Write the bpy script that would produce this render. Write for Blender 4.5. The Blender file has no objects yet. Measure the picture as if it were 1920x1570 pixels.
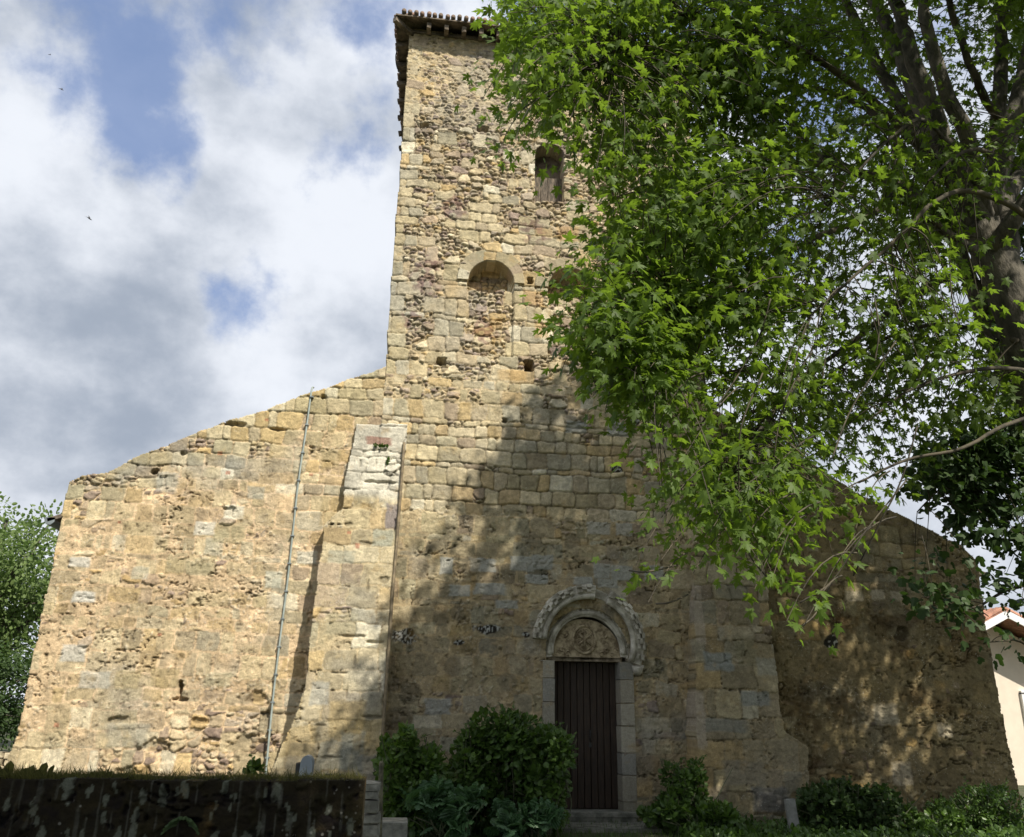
import bpy, math, random
import numpy as np
from mathutils import Vector
R = math.radians
random.seed(7)
rng = np.random.default_rng(7)
sc = bpy.context.scene
col = sc.collection

# ------------------------------------------------------------------ camera
F, PITCH, ROLL, YAW, DIST, EYE = 1573.0, R(19.4), R(1.0), R(7.0), 14.6, 1.65
fw = np.array([math.sin(YAW)*math.cos(PITCH), math.cos(YAW)*math.cos(PITCH), math.sin(PITCH)])
rt0 = np.array([math.cos(YAW), -math.sin(YAW), 0.0])
up0 = np.cross(rt0, fw)
rt = rt0*math.cos(ROLL) + up0*math.sin(ROLL)
up = -rt0*math.sin(ROLL) + up0*math.cos(ROLL)
CO = np.array([0.0, -DIST, EYE])
cd = bpy.data.cameras.new('camera'); cam = bpy.data.objects.new('camera', cd); col.objects.link(cam)
cd.sensor_fit = 'HORIZONTAL'; cd.sensor_width = 36.0; cd.lens = F/1920*36.0
cd.clip_start = 0.05; cd.clip_end = 3000
from mathutils import Matrix
m = Matrix(((rt[0], up[0], -fw[0], CO[0]), (rt[1], up[1], -fw[1], CO[1]), (rt[2], up[2], -fw[2], CO[2]), (0, 0, 0, 1)))
cam.matrix_world = m
sc.camera = cam
def W(px, py, Y=0.0):
    """world point on the vertical plane y=Y seen at this pixel of the 1920x1570 photograph"""
    d = fw*F + rt*(px-960) - up*(py-785)
    return CO + d*((Y-CO[1])/d[1])
def PJ(P):
    v = np.asarray(P) - CO
    z = v@fw
    return 960+F*(v@rt)/z, 785-F*(v@up)/z

# ------------------------------------------------------------------ light
SUN_AZ, SUN_EL = R(29), R(48)
S = np.array([math.sin(SUN_AZ)*math.cos(SUN_EL), -math.cos(SUN_AZ)*math.cos(SUN_EL), math.sin(SUN_EL)])
sl = bpy.data.lights.new('sun', 'SUN'); sl.energy = 5.0; sl.angle = R(0.55); sl.color = (1.0, 0.94, 0.82)
so = bpy.data.objects.new('sun', sl); col.objects.link(so)
so.rotation_euler = Vector(S).to_track_quat('Z', 'Y').to_euler()
so.location = (20, -30, 40)
sc.view_settings.view_transform = 'Standard'; sc.view_settings.look = 'None'
sc.view_settings.gamma = 1.0; sc.view_settings.use_curve_mapping = False
sc.view_settings.exposure = 0.33

class NT:
    def __init__(s, tree): s.t = tree; s.n = tree.nodes; s.l = tree.links
    def add(s, typ, **kw):
        n = s.n.new(typ)
        for k, v in kw.items():
            if k.startswith('i_'):
                key = k[2:]; key = int(key) if key.isdigit() else key.replace('_', ' ')
                if isinstance(v, bpy.types.NodeSocket): s.l.new(v, n.inputs[key])
                else: n.inputs[key].default_value = v
            else: setattr(n, k, v)
        return n
    def math(s, op, a, b=0.0, c=None, clamp=False):
        n = s.add('ShaderNodeMath', operation=op, use_clamp=clamp)
        for i, v in enumerate((a, b) if c is None else (a, b, c)):
            if isinstance(v, bpy.types.NodeSocket): s.l.new(v, n.inputs[i])
            else: n.inputs[i].default_value = v
        return n.outputs[0]
    def vmath(s, op, a, b=(0, 0, 0), out=0):
        n = s.add('ShaderNodeVectorMath', operation=op)
        for i, v in enumerate((a, b)):
            if isinstance(v, bpy.types.NodeSocket): s.l.new(v, n.inputs[i])
            elif v is not None: n.inputs[i].default_value = v
        return n.outputs[out]
    def mix(s, f, a, b, blend='MIX'):
        n = s.add('ShaderNodeMix', data_type='RGBA', blend_type=blend)
        for key, v in ((0, f), (6, a), (7, b)):
            if isinstance(v, bpy.types.NodeSocket): s.l.new(v, n.inputs[key])
            elif isinstance(v, (int, float)): n.inputs[key].default_value = v
            else: n.inputs[key].default_value = (v[0], v[1], v[2], 1)
        return n.outputs[2]
    def ramp(s, f, lo, hi, a=0.0, b=1.0):
        n = s.add('ShaderNodeMapRange', interpolation_type='SMOOTHSTEP')
        s.l.new(f, n.inputs[0])
        n.inputs[1].default_value = lo; n.inputs[2].default_value = hi
        n.inputs[3].default_value = a; n.inputs[4].default_value = b
        return n.outputs[0]
    def noise(s, vec, scale, detail=4, rough=0.55, dist=0.0):
        n = s.add('ShaderNodeTexNoise'); n.inputs['Scale'].default_value = scale
        n.inputs['Detail'].default_value = detail; n.inputs['Roughness'].default_value = rough
        n.inputs['Distortion'].default_value = dist
        if vec is not None: s.l.new(vec, n.inputs['Vector'])
        return n.outputs[0]

# world: physical sky behind broken cloud
wd = bpy.data.worlds.new('World'); sc.world = wd; wd.use_nodes = True
T = NT(wd.node_tree); T.n.clear()
sky = T.add('ShaderNodeTexSky', sky_type='NISHITA', sun_disc=False, sun_elevation=SUN_EL, sun_rotation=R(151), air_density=1.0, dust_density=0.6, ozone_density=2.2)
tc = T.add('ShaderNodeTexCoord').outputs['Generated']
sep = T.add('ShaderNodeSeparateXYZ'); T.l.new(tc, sep.inputs[0])
zz = T.math('ADD', T.math('MAXIMUM', sep.outputs[2], 0.0), 0.45)
flat = T.add('ShaderNodeCombineXYZ')
T.l.new(T.math('DIVIDE', sep.outputs[0], zz), flat.inputs[0]); T.l.new(T.math('DIVIDE', sep.outputs[1], zz), flat.inputs[1])
fv = flat.outputs[0]
fv = T.vmath('MULTIPLY', tc, (1.0, 1.0, 1.25))
big = T.noise(fv, 2.6, 7, 0.5, 0.1)
fine = T.noise(T.vmath('ADD', fv, (3.1, 7.7, 0)), 6.5, 8, 0.62, 0.3)
cover = T.ramp(T.math('ADD', T.math('MULTIPLY', big, 0.75), T.math('MULTIPLY', fine, 0.25)), 0.30, 0.44)
def dirn(px, py):
    d = fw*F + rt*(px-960) - up*(py-785); return tuple(d/np.linalg.norm(d))
# breaks in the cloud: (pixel direction, radius, strength)
gaps = [((180, 60), .09, .6), ((225, 170), .06, .55), ((330, 60), .08, .5), ((350, 200), .05, .4), ((235, 110), .07, .62), ((262, 190), .07, .8), ((290, 270), .07, .9), ((318, 330), .05, .75), ((200, 40), .07, .5), ((660, 290), .05, .72), ((455, 595), .045, .7),
        ((520, 585), .03, .5), ((105, 15), .12, .62), ((480, 60), .08, .55), ((720, 20), .11, .6), ((590, 60), .07, .5), ((700, 330), .03, .4), ((410, 190), .05, .35), ((1760, 30), .06, .9), ((1500, -300), .3, .9)]
gsum = None
warp = T.vmath('MULTIPLY', T.vmath('SUBTRACT', T.add('ShaderNodeTexNoise', i_Vector=fv, i_Scale=4.0, i_Detail=7.0, i_Roughness=0.6).outputs['Color'], (.5, .5, .5)), (.16, .16, .16))
wdir = T.vmath('ADD', tc, warp)
for (p, rad, st) in gaps:
    dd = T.vmath('DISTANCE', wdir, dirn(*p), out=1)
    g = T.ramp(dd, rad*0.1, rad*2.0, st, 0.0)
    gsum = g if gsum is None else T.math('MAXIMUM', gsum, g)
nz = T.math('ADD', T.math('MULTIPLY', T.noise(T.vmath('ADD', tc, (2.2, 5.1, .3)), 5.5, 9, 0.58, 0.0), 2.6), -.42)
cover = T.ramp(T.math('SUBTRACT', nz, T.math('MULTIPLY', gsum, .86)), .10, .58, .14, 1.0)
shade = T.noise(T.vmath('ADD', fv, (11.3, 2.7, 0)), 2.8, 9, 0.56, 0.0)
puff = T.noise(T.vmath('ADD', fv, (1.3, 4.7, 0)), 6.5, 9, 0.56, 0.0)
sh = T.math('ADD', T.math('MULTIPLY', shade, 0.62), T.math('MULTIPLY', puff, 0.38))
greys = [((330, 640), .17, .75), ((180, 560), .13, .4), ((60, 820), .16, .3), ((560, 620), .08, .35), ((500, 380), .10, .25)]
gg = None
for (p, rad, st) in greys:
    dd = T.vmath('DISTANCE', wdir, dirn(*p), out=1)
    g = T.ramp(dd, 0.0, rad, st, 0.0); gg = g if gg is None else T.math('MAXIMUM', gg, g)
sh = T.math('SUBTRACT', sh, T.math('MULTIPLY', gg, 0.085))
cc = T.mix(T.ramp(sh, 0.38, 0.60), (0.30, 0.345, 0.42), (0.70, 0.73, 0.785))
skyc = T.mix(1.0, sky.outputs[0], (0.062, 0.078, 0.092), 'MULTIPLY')
skyc = T.mix(0.55, skyc, (0.25, 0.35, 0.61))
fin = T.mix(cover, skyc, cc)
# the ground half of the world never shows; keep it earth-dark
fin = T.mix(T.ramp(sep.outputs[2], -0.06, 0.0), (0.06, 0.06, 0.04), fin)
bg = T.add('ShaderNodeBackground', i_Color=fin, i_Strength=1.0)
T.add('ShaderNodeOutputWorld', i_Surface=bg.outputs[0])

# ------------------------------------------------------------------ materials
def mat(name):
    mt = bpy.data.materials.new(name); mt.use_nodes = True
    t = NT(mt.node_tree); b = t.n['Principled BSDF']
    return mt, t, b
def simple(name, c, rough=0.8, var=0.25, scale=12, bump=0.3, metal=0.0, c2=None, bscale=None, stretch=(1, 1, 1)):
    mt, t, b = mat(name)
    v = t.add('ShaderNodeTexCoord').outputs['Object']
    v = t.vmath('MULTIPLY', v, stretch)
    n = t.noise(v, scale, 6, 0.65)
    c2 = c2 or tuple(x*(1-var*1.6) for x in c)
    cx = t.mix(t.ramp(n, .35, .65), c2, tuple(min(1, x*(1+var*.4)) for x in c))
    t.l.new(cx, b.inputs['Base Color'])
    b.inputs['Roughness'].default_value = rough; b.inputs['Metallic'].default_value = metal
    bn = t.add('ShaderNodeBump', i_Strength=bump, i_Distance=0.02, i_Height=t.noise(v, bscale or scale*4, 5, .6))
    t.l.new(bn.outputs[0], b.inputs['Normal'])
    return mt
def stone_mat(name, speck=0.35, bump=0.5):
    mt, t, b = mat(name)
    v = t.add('ShaderNodeTexCoord').outputs['Object']
    a = t.add('ShaderNodeAttribute', attribute_name='Col').outputs['Color']
    n1 = t.noise(v, 16, 7, 0.75); n2 = t.noise(v, 75, 5, 0.75); n3 = t.noise(v, 3.0, 5, .6)
    k = t.math('ADD', t.math('MULTIPLY', n1, 1.1), t.math('ADD', t.math('MULTIPLY', n2, 1.1), -.1))
    kv = t.add('ShaderNodeCombineXYZ')
    for i in range(3): t.l.new(k, kv.inputs[i])
    c = t.mix(1.0, a, kv.outputs[0], 'MULTIPLY')
    # crusts of pale lichen
    vo = t.add('ShaderNodeTexVoronoi', i_Vector=v, i_Scale=22.0)
    sp = t.math('MULTIPLY', t.ramp(vo.outputs[0], .10, .26, 1, 0), t.ramp(t.noise(t.vmath('ADD', v, (5, 5, 5)), 2.2, 5, .6), .50, .62))
    c = t.mix(t.math('MULTIPLY', sp, speck), c, (.60, .58, .50))
    # ochre staining
    c = t.mix(t.math('MULTIPLY', t.ramp(n3, .56, .74), .35), c, (.42, .27, .09))
    t.l.new(c, b.inputs['Base Color']); b.inputs['Roughness'].default_value = .95
    b.inputs['Specular IOR Level'].default_value = .15
    hh = t.math('ADD', t.math('MULTIPLY', n2, .5), n1)
    bn = t.add('ShaderNodeBump', i_Strength=bump, i_Distance=0.03, i_Height=hh)
    t.l.new(bn.outputs[0], b.inputs['Normal'])
    return mt
def leaf_mat(name, c_lo, c_hi, trans, tmix=0.4, rough=0.55):
    mt, t, b = mat(name)
    a = t.add('ShaderNodeAttribute', attribute_name='Col').outputs['Fac']
    c = t.mix(a, c_lo, c_hi)
    t.l.new(c, b.inputs['Base Color']); b.inputs['Roughness'].default_value = rough
    b.inputs['Specular IOR Level'].default_value = .35
    tr = t.add('ShaderNodeBsdfTranslucent')
    t.l.new(t.mix(a, tuple(x*.6 for x in trans), trans), tr.inputs[0])
    mx = t.add('ShaderNodeMixShader', i_0=tmix); t.l.new(b.outputs[0], mx.inputs[1]); t.l.new(tr.outputs[0], mx.inputs[2])
    out = [n for n in t.n if n.type == 'OUTPUT_MATERIAL'][0]
    t.l.new(mx.outputs[0], out.inputs[0])
    return mt
M = dict(
    stone=stone_mat('limestone', .5, .9), carved=simple('carved_stone', (.54, .51, .44), .9, .55, 3.5, .35, c2=(.25, .23, .18)),
    tymp=simple('tympanum_stone', (.40, .33, .22), .95, .5, 10, .4, c2=(.16, .12, .07)),
    jamb=simple('jamb_stone', (.26, .27, .25), .9, .3, 6, .5, c2=(.30, .26, .18)),
    wood=simple('door_wood', (.040, .023, .012), .6, .5, 5, .5, c2=(.018, .010, .006), stretch=(9, 9, .8)),
    oldwood=simple('grey_wood', (.17, .135, .10), .9, .5, 6, .6, c2=(.06, .05, .04), stretch=(6, 6, 1.5)),
    beam=simple('beam_wood', (.20, .16, .12), .9, .5, 5, .6, c2=(.07, .055, .04)),
    tile=simple('roof_tile', (.24, .15, .11), .9, .5, 4, .5, c2=(.15, .12, .09)),
    tile2=simple('orange_tile', (.42, .21, .14), .85, .3, 5, .3),
    render=simple('cream_render', (.72, .63, .52), .95, .04, 3, .1),
    fascia=simple('white_paint', (.80, .80, .80), .6, .05, 3, .05),
    metal=simple('grey_zinc', (.28, .31, .32), .45, .2, 6, .1, metal=.5),
    cable=simple('cable_sheath', (.33, .38, .36), .6, .15, 8, .1),
    pipe=simple('brown_pipe', (.22, .17, .10), .7, .3, 8, .2),
    plastic=simple('grey_plastic', (.27, .31, .35), .5, .08, 6, .05),
    dark=simple('dark_metal', (.03, .03, .03), .5, .2, 8, .1),
    white=simple('white_slab', (.27, .27, .25), .8, .15, 8, .2),
    concrete=simple('concrete', (.24, .235, .20), .95, .4, 7, .6, c2=(.12, .12, .10)),
    stake=simple('post_wood', (.14, .13, .08), .9, .4, 8, .4),
    soil=simple('soil', (.07, .065, .035), 1.0, .5, 1.5, .8, c2=(.03, .05, .015)),
    bark=simple('bark', (.125, .11, .085), .95, .5, 5, 1.0, c2=(.05, .045, .035), stretch=(1.6, 1.6, .7)),
    twig=simple('twig_bark', (.085, .07, .045), .9, .4, 5, .2, c2=(.03, .025, .018)),
    stem=simple('stem', (.12, .13, .07), .9, .4, 5, .2),
    bird=simple('feathers', (.02, .02, .025), .6, .2, 8, .1),
    maple=leaf_mat('maple_leaf', (.030, .056, .010), (.105, .17, .026), (.24, .38, .03), .46),
    maple2=leaf_mat('dark_leaf', (.035, .07, .02), (.05, .085, .02), (.06, .12, .015), .30),
    far=leaf_mat('far_leaf', (.09, .14, .04), (.22, .29, .10), (.22, .36, .08), .40),
    hydr=leaf_mat('shrub_leaf', (.040, .080, .018), (.10, .17, .035), (.14, .26, .03), .30, .4),
    acan=leaf_mat('acanthus_leaf', (.035, .085, .035), (.07, .14, .055), (.10, .22, .05), .25, .35),
    moss=leaf_mat('moss', (.05, .05, .015), (.13, .12, .03), (.10, .12, .02), .25, .9),
)

# ------------------------------------------------------------------ object helpers
def link(name, me, mt=None, parent=None):
    o = bpy.data.objects.new(name, me); col.objects.link(o)
    if mt: me.materials.append(mt)
    if parent: o.parent = parent
    return o
def tag(o, label=None, cat=None, group=None, kind=None):
    if label: o['label'] = label
    if cat: o['category'] = cat
    if group: o['group'] = group
    if kind: o['kind'] = kind
    return o
def empty(name, loc=(0, 0, 0), **kw):
    o = bpy.data.objects.new(name, None); o.location = loc; o.empty_display_size = .2; col.objects.link(o)
    return tag(o, **kw)
def npmesh(name, V, Fq, smooth=True, colr=None):
    """V (n,3), Fq (m,k) int array all the same arity, or list of such arrays"""
    me = bpy.data.meshes.new(name)
    fl = Fq if isinstance(Fq, list) else [Fq]
    fl = [np.asarray(f) for f in fl if len(f)]
    V = np.asarray(V, np.float32)
    me.vertices.add(len(V)); me.vertices.foreach_set('co', V.ravel())
    idx = np.concatenate([f.ravel() for f in fl]).astype(np.int32)
    tot = np.concatenate([np.full(len(f), f.shape[1]) for f in fl]).astype(np.int32)
    st = np.concatenate([[0], np.cumsum(tot)[:-1]]).astype(np.int32)
    me.loops.add(len(idx)); me.loops.foreach_set('vertex_index', idx)
    me.polygons.add(len(tot)); me.polygons.foreach_set('loop_start', st); me.polygons.foreach_set('loop_total', tot)
    me.polygons.foreach_set('use_smooth', np.full(len(tot), smooth))
    if colr is not None:
        at = me.color_attributes.new('Col', 'FLOAT_COLOR', 'POINT')
        c = np.ones((len(V), 4), np.float32)
        if colr.ndim == 1: c[:, :3] = colr[:, None]
        else: c[:, :3] = colr
        at.data.foreach_set('color', c.ravel())
    me.update(calc_edges=True)
    return me
class MB:
    def __init__(s): s.V = []; s.F = {3: [], 4: []}; s.n = 0; s.C = []; s.tone = None
    def raw(s, V, Fs):
        V = np.asarray(V, float); s.V.append(V); s.C.append(np.tile(np.array(s.tone if s.tone is not None else (.5, .5, .5), float), (len(V), 1)))
        for f in Fs: 
            f = [i+s.n for i in f]
            if len(f) in s.F: s.F[len(f)].append(f)
            else:
                for k in range(1, len(f)-1): s.F[3].append([f[0], f[k], f[k+1]])
        s.n += len(V)
    def box(s, c, h, Rm=None, jit=0, bev=.12):
        """chamfered box centre c, half sizes h"""
        h = np.array(h, float); b = min(h)*bev
        pts = []; 
        for sx in (-1, 1):
            for sy in (-1, 1):
                for sz in (-1, 1):
                    for ax in range(3):
                        p = np.array([sx, sy, sz])*h; q = p - np.array([sx, sy, sz])*b; q[ax] = p[ax]; pts.append(q)
        pts = np.array(pts)
        if jit: pts = pts + rng.uniform(-jit, jit, pts.shape)
        def I(sx, sy, sz, ax): return (((sx > 0)*4 + (sy > 0)*2 + (sz > 0))*3 + ax)
        Fs = []
        for ax in range(3):
            o1, o2 = [(1, 2), (2, 0), (0, 1)][ax]
            for sg in (-1, 1):
                q = []
                for a, bb in ((-1, -1), (1, -1), (1, 1), (-1, 1)):
                    ss = [0, 0, 0]; ss[ax] = sg; ss[o1] = a; ss[o2] = bb; q.append(I(*ss, ax))
                Fs.append(q if sg > 0 else q[::-1])
            # edges along axis ax
            for a in (-1, 1):
                for bb in (-1, 1):
                    def E(k, axx):
                        ss = [0, 0, 0]; ss[ax] = k; ss[o1] = a; ss[o2] = bb; return I(*ss, axx)
                    q = [E(-1, o1), E(1, o1), E(1, o2), E(-1, o2)]
                    Fs.append(q if a*bb > 0 else q[::-1])
        for sx in (-1, 1):
            for sy in (-1, 1):
                for sz in (-1, 1):
                    t = [I(sx, sy, sz, 0), I(sx, sy, sz, 1), I(sx, sy, sz, 2)]
                    Fs.append(t if sx*sy*sz > 0 else t[::-1])
        if Rm is not None: pts = pts@np.array(Rm).T
        s.raw(pts+np.array(c, float), Fs)
        return s
    def tube(s, P, rad, k=8, cap=True, rough=0.0):
        P = np.array(P, float); n = len(P); rad = np.broadcast_to(np.array(rad, float), (n,))
        t = np.gradient(P, axis=0); t /= np.linalg.norm(t, axis=1)[:, None]+1e-9
        a = np.array([0, 0, 1.]) if abs(t[0][2]) < .9 else np.array([1., 0, 0])
        V = []
        ang = np.arange(k)*2*math.pi/k
        for i in range(n):
            b = np.cross(t[i], a); b /= np.linalg.norm(b)+1e-9; a = np.cross(b, t[i])
            rr = rad[i]*(1+(rng.uniform(-rough, rough, k) if rough else 0))
            V.append(P[i]+np.outer(np.cos(ang)*rr, b)+np.outer(np.sin(ang)*rr, a))
        Fs = [[i*k+j, i*k+(j+1) % k, (i+1)*k+(j+1) % k, (i+1)*k+j] for i in range(n-1) for j in range(k)]
        if cap: Fs += [list(range(k))[::-1], [(n-1)*k+j for j in range(k)]]
        s.raw(np.concatenate(V), Fs)
        return s
    def build(s, name, mt, parent=None, smooth=False, colr=None):
        V = np.concatenate(s.V)
        me = npmesh(name, V, [np.array(f) for f in s.F.values() if f], smooth, np.concatenate(s.C) if s.tone is not None else colr)
        return link(name, me, mt, parent)
def spline(P, n=6):
    P = np.array(P, float); Q = np.vstack([2*P[0]-P[1], P, 2*P[-1]-P[-2]]); out = []
    for i in range(1, len(Q)-2):
        for k in range(n):
            t = k/n; p0, p1, p2, p3 = Q[i-1:i+3]
            out.append(.5*((2*p1)+(-p0+p2)*t+(2*p0-5*p1+4*p2-p3)*t*t+(-p0+3*p1-3*p2+p3)*t**3))
    out.append(P[-1]); return np.array(out)

# ------------------------------------------------------------------ masonry generator
_tabs = {}
def vn(x, z, sx, sz, seed):
    if seed not in _tabs: _tabs[seed] = np.random.default_rng(1000+seed).random((256, 256))
    tb = _tabs[seed]; x = x/sx+37.3; z = z/sz+91.7
    xi = np.floor(x).astype(int); zi = np.floor(z).astype(int); fx = x-xi; fz = z-zi
    fx = fx*fx*(3-2*fx); fz = fz*fz*(3-2*fz)
    a = tb[xi & 255, zi & 255]; b = tb[(xi+1) & 255, zi & 255]; c = tb[xi & 255, (zi+1) & 255]; d = tb[(xi+1) & 255, (zi+1) & 255]
    return (a*(1-fx)+b*fx)*(1-fz)+(c*(1-fx)+d*fx)*fz
def fbm(x, z, s, seed, octv=4, g=.55, asp=1.0):
    r = 0; a = 1; tot = 0
    for k in range(octv):
        r = r+a*vn(x, z, s*asp/2**k, s/2**k, seed+k*17); tot += a; a *= g
    return r/tot-.5
def hsh(i, k):
    v = np.sin(i*12.9898+k*78.233)*43758.5453; return v-np.floor(v)
def sm(x, a, b):
    t = np.clip((x-a)/(b-a), 0, 1); return t*t*(3-2*t)
def ashlar(x, z, rowh, wmin, wmax, seed, warp=.06):
    r = np.random.default_rng(seed)
    xw = x+warp*fbm(x, z, .35, seed, 3)*2; zw = z+warp*fbm(x, z, .4, seed+5, 3)*2+.10*fbm(x, z, 4.0, seed+9, 2)
    rows = [-1.0]
    while rows[-1] < 18: rows.append(rows[-1]+(rowh*r.uniform(.7, 1.35) if r.random() > .16 else rowh*.38))
    rows = np.array(rows); ri = np.clip(np.searchsorted(rows, zw)-1, 0, len(rows)-2)
    edge = np.zeros_like(x); cid = np.zeros_like(x); cx = np.zeros_like(x); cz = np.zeros_like(x); lx = np.zeros_like(x); lz = np.zeros_like(x)
    x0 = x.min()-1; x1 = x.max()+1
    for k in range(len(rows)-1):
        mk = ri == k
        if not mk.any(): continue
        h = rows[k+1]-rows[k]; cs = [x0-r.random()*.5]
        while cs[-1] < x1: cs.append(cs[-1]+r.uniform(wmin, wmax)*(1 if r.random() > .2 else .55))
        cs = np.array(cs); xx = xw[mk]; ci = np.clip(np.searchsorted(cs, xx)-1, 0, len(cs)-2)
        l = cs[ci]; w = cs[ci+1]-l; dx = np.minimum(xx-l, l+w-xx); dz = np.minimum(zw[mk]-rows[k], rows[k+1]-zw[mk])
        rr = .05; qx = np.maximum(rr-dx, 0); qz = np.maximum(rr-dz, 0)
        edge[mk] = np.where((qx > 0) & (qz > 0), rr-np.hypot(qx, qz), np.minimum(dx, dz))
        cid[mk] = k*131+ci+1; cx[mk] = l+w/2; cz[mk] = rows[k]+h/2; lx[mk] = (xx-l)/w-.5; lz[mk] = (zw[mk]-rows[k])/h-.5
    return edge, cid, cx, cz, lx, lz
def voro(x, z, cell, asp, seed):
    xs = (x+.05*fbm(x, z, .12, seed+3, 2))/(cell*asp); zs = (z+.05*fbm(x, z, .12, seed+4, 2))/cell
    xi = np.floor(xs); zi = np.floor(zs); f1 = np.full(x.shape, 9.); f2 = np.full(x.shape, 9.); cid = np.zeros_like(x); dx1 = np.zeros_like(x); dz1 = np.zeros_like(x)
    for a in (-1, 0, 1):
        for b in (-1, 0, 1):
            gi = (xi+a)*57.13+(zi+b)*131.7+seed
            px = xi+a+.12+.76*hsh(gi, 1); pz = zi+b+.12+.76*hsh(gi, 2)
            d = np.maximum(np.abs(xs-px), np.abs(zs-pz))*.45+np.hypot(xs-px, zs-pz)*.55
            c = d < f1
            f2 = np.where(c, f1, np.minimum(f2, d)); cid = np.where(c, gi, cid)
            dx1 = np.where(c, xs-px, dx1); dz1 = np.where(c, zs-pz, dz1); f1 = np.where(c, d, f1)
    return (f2-f1)*cell*.6, cid, dx1, dz1
PAL = np.array([(.50, .43, .29), (.46, .40, .28), (.42, .385, .285), (.52, .41, .24), (.40, .37, .29), (.56, .49, .34), (.48, .38, .235), (.50, .44, .32), (.43, .37, .27), (.47, .42, .31), (.44, .385, .26), (.54, .47, .33), (.40, .33, .25), (.60, .56, .45)])
RUB = np.array([(.50, .42, .28), (.46, .38, .26), (.40, .345, .28), (.38, .31, .25), (.50, .38, .21), (.56, .50, .37), (.44, .37, .27), (.33, .265, .23), (.48, .41, .29), (.41, .33, .25), (.52, .45, .32), (.46, .40, .30)])
def masonry(name, X0, X1, Z0, Z1, res, inside, zones, parent, Yp=0.0, yfun=None, deep=None, seed=1, rowh=.27, wmin=.22, wmax=.50, thick=.6, mort=(.52, .43, .285), marks=None, hole=None):
    nx = int((X1-X0)/res)+1; nz = int((Z1-Z0)/res)+1
    gx, gz = np.meshgrid(X0+np.arange(nx)*res, Z0+np.arange(nz)*res, indexing='ij')
    ins = inside(gx, gz)
    vid = np.where(ins)
    x = gx[vid]; z = gz[vid]
    Zn = zones(x, z)     # dict p, lev (mortar level), rend (0..1 colour of render), small
    e, cid, cx, cz, lx, lz = ashlar(x, z, rowh, wmin, wmax, seed)
    Zc = zones(cx, cz)
    blk = hsh(cid, 3.3) < Zc['p']
    r1e, r1i, ax, az = voro(x, z, .17, 1.6, seed+11); r2e, r2i, bx, bz = voro(x, z, .085, 1.7, seed+23)
    usem = (hsh(r1i, 9) < Zn['small'])
    re = np.where(usem, np.minimum(r2e, r1e+.01), r1e); rid = np.where(usem, r2i+5000, r1i); rx = np.where(usem, bx*.5, ax); rz = np.where(usem, bz*.5, az)
    h1, h2, h3, h4, h5 = (hsh(cid, k) for k in (1, 2, 5, 6, 7))
    g1, g2, g3, g4, g5 = (hsh(rid, k) for k in (1, 2, 5, 6, 7))
    fb = fbm(x, z, .09, seed+31, 4, .7)
    hb = .030*sm(e+fb*.02, -.002, .022)+.022*(h1-.5)+.020*((h2-.5)*lx+(h3-.5)*lz)+.016*fb
    hr = .052*sm(re+fb*.012, 0, .020)+.036*(g1-.5)+.060*((g2-.5)*rx+(g3-.75)*rz)+.034*fb
    hs = np.where(blk, hb, hr-.008)
    ero = fbm(x, z, .9, seed+41, 3); fine = fbm(x, z, .16, seed+51, 4, .7)
    lev = Zn['lev']+.030*fbm(x, z, .5, seed+61, 4, .65)+.018*fine
    hh = np.maximum(hs, lev); cov = sm(lev-hs, -.002, .008)
    hh = hh+.05*ero+.012*fbm(x, z, .05, seed+71, 2, .8)
    cb = PAL[(h4*len(PAL)).astype(int) % len(PAL)]*(0.82+.36*h5)[:, None]
    cr = RUB[(g4*len(RUB)).astype(int) % len(RUB)]*(0.78+.44*g5)[:, None]
    cc = np.where(blk[:, None], cb, cr)
    mot = (1+.9*fbm(x, z, .12, seed+81, 4, .75))[:, None]
    cm = np.array(mort)[None, :]*(1+.55*fbm(x, z, .7, seed+91, 4))[:, None]
    jo = np.where(blk, sm(e, -.004, .012), sm(re, -.002, .014))[:, None]
    cc = cc*np.where(blk[:, None], .42+.58*jo, .36+.64*jo)
    ct = cc*(1-cov[:, None])+cm*cov[:, None]
    cb = np.where((cov > .5)[:, None], cb*(.66+.3*h5)[:, None]*np.array([.97, 1.0, .98]), cb)
    ghost = (Zn['ghost']*sm(fbm(x, z, .6, seed+99, 3)+h5*.5-.25+.35*(e > .02), .05, .35))[:, None]*blk[:, None]
    ct = np.where(cov[:, None] > 0, ct*(1-ghost*cov[:, None])+cb*ghost*cov[:, None], ct)
    fl = fbm(x, z, .07, seed+131, 3, .8); chip = sm(fbm(x, z, .05, seed+133, 2)+.6*fbm(x, z, .8, seed+134, 3), .20, .34)*cov
    hh = hh+chip*.018-cov*sm(-fl, .16, .3)*.022
    ct = ct*(1-.45*cov*sm(-fl, .12, .3))[:, None]
    ct = ct*(1-.5*chip[:, None])+np.array([.60, .56, .47])*.5*chip[:, None]
    crk = np.abs(fbm(x, z, .34, seed+141, 5, .62, 2.4)); ck = sm(crk, .016, .002)*cov*sm(fbm(x, z, 1.1, seed+142, 2), -.02, .12); hh = hh-.045*ck; ct = ct*(1-.5*ck[:, None])
    ct = ct*np.array([1.05, 1.015, .945])*mot*Zn['tint']
    gr = sm(fbm(x, z, 1.3, seed+111, 4, .6), .02, .25)[:, None]*Zn['grey'][:, None]
    lum = ct.mean(1)[:, None]; ct = ct*(1-gr)+lum*np.array([.92, .93, .86])*gr*.85
    if marks is not None: ct, hh = marks(x, z, ct, hh)
    yy = Yp-hh if yfun is None else yfun(x, z)-hh
    if deep is not None: yy = yy+deep(x, z)
    V = np.stack([x, yy, z], 1); ct = np.clip(ct, .01, .9)
    lut = -np.ones(gx.shape, np.int64); lut[vid] = np.arange(len(x))
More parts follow.
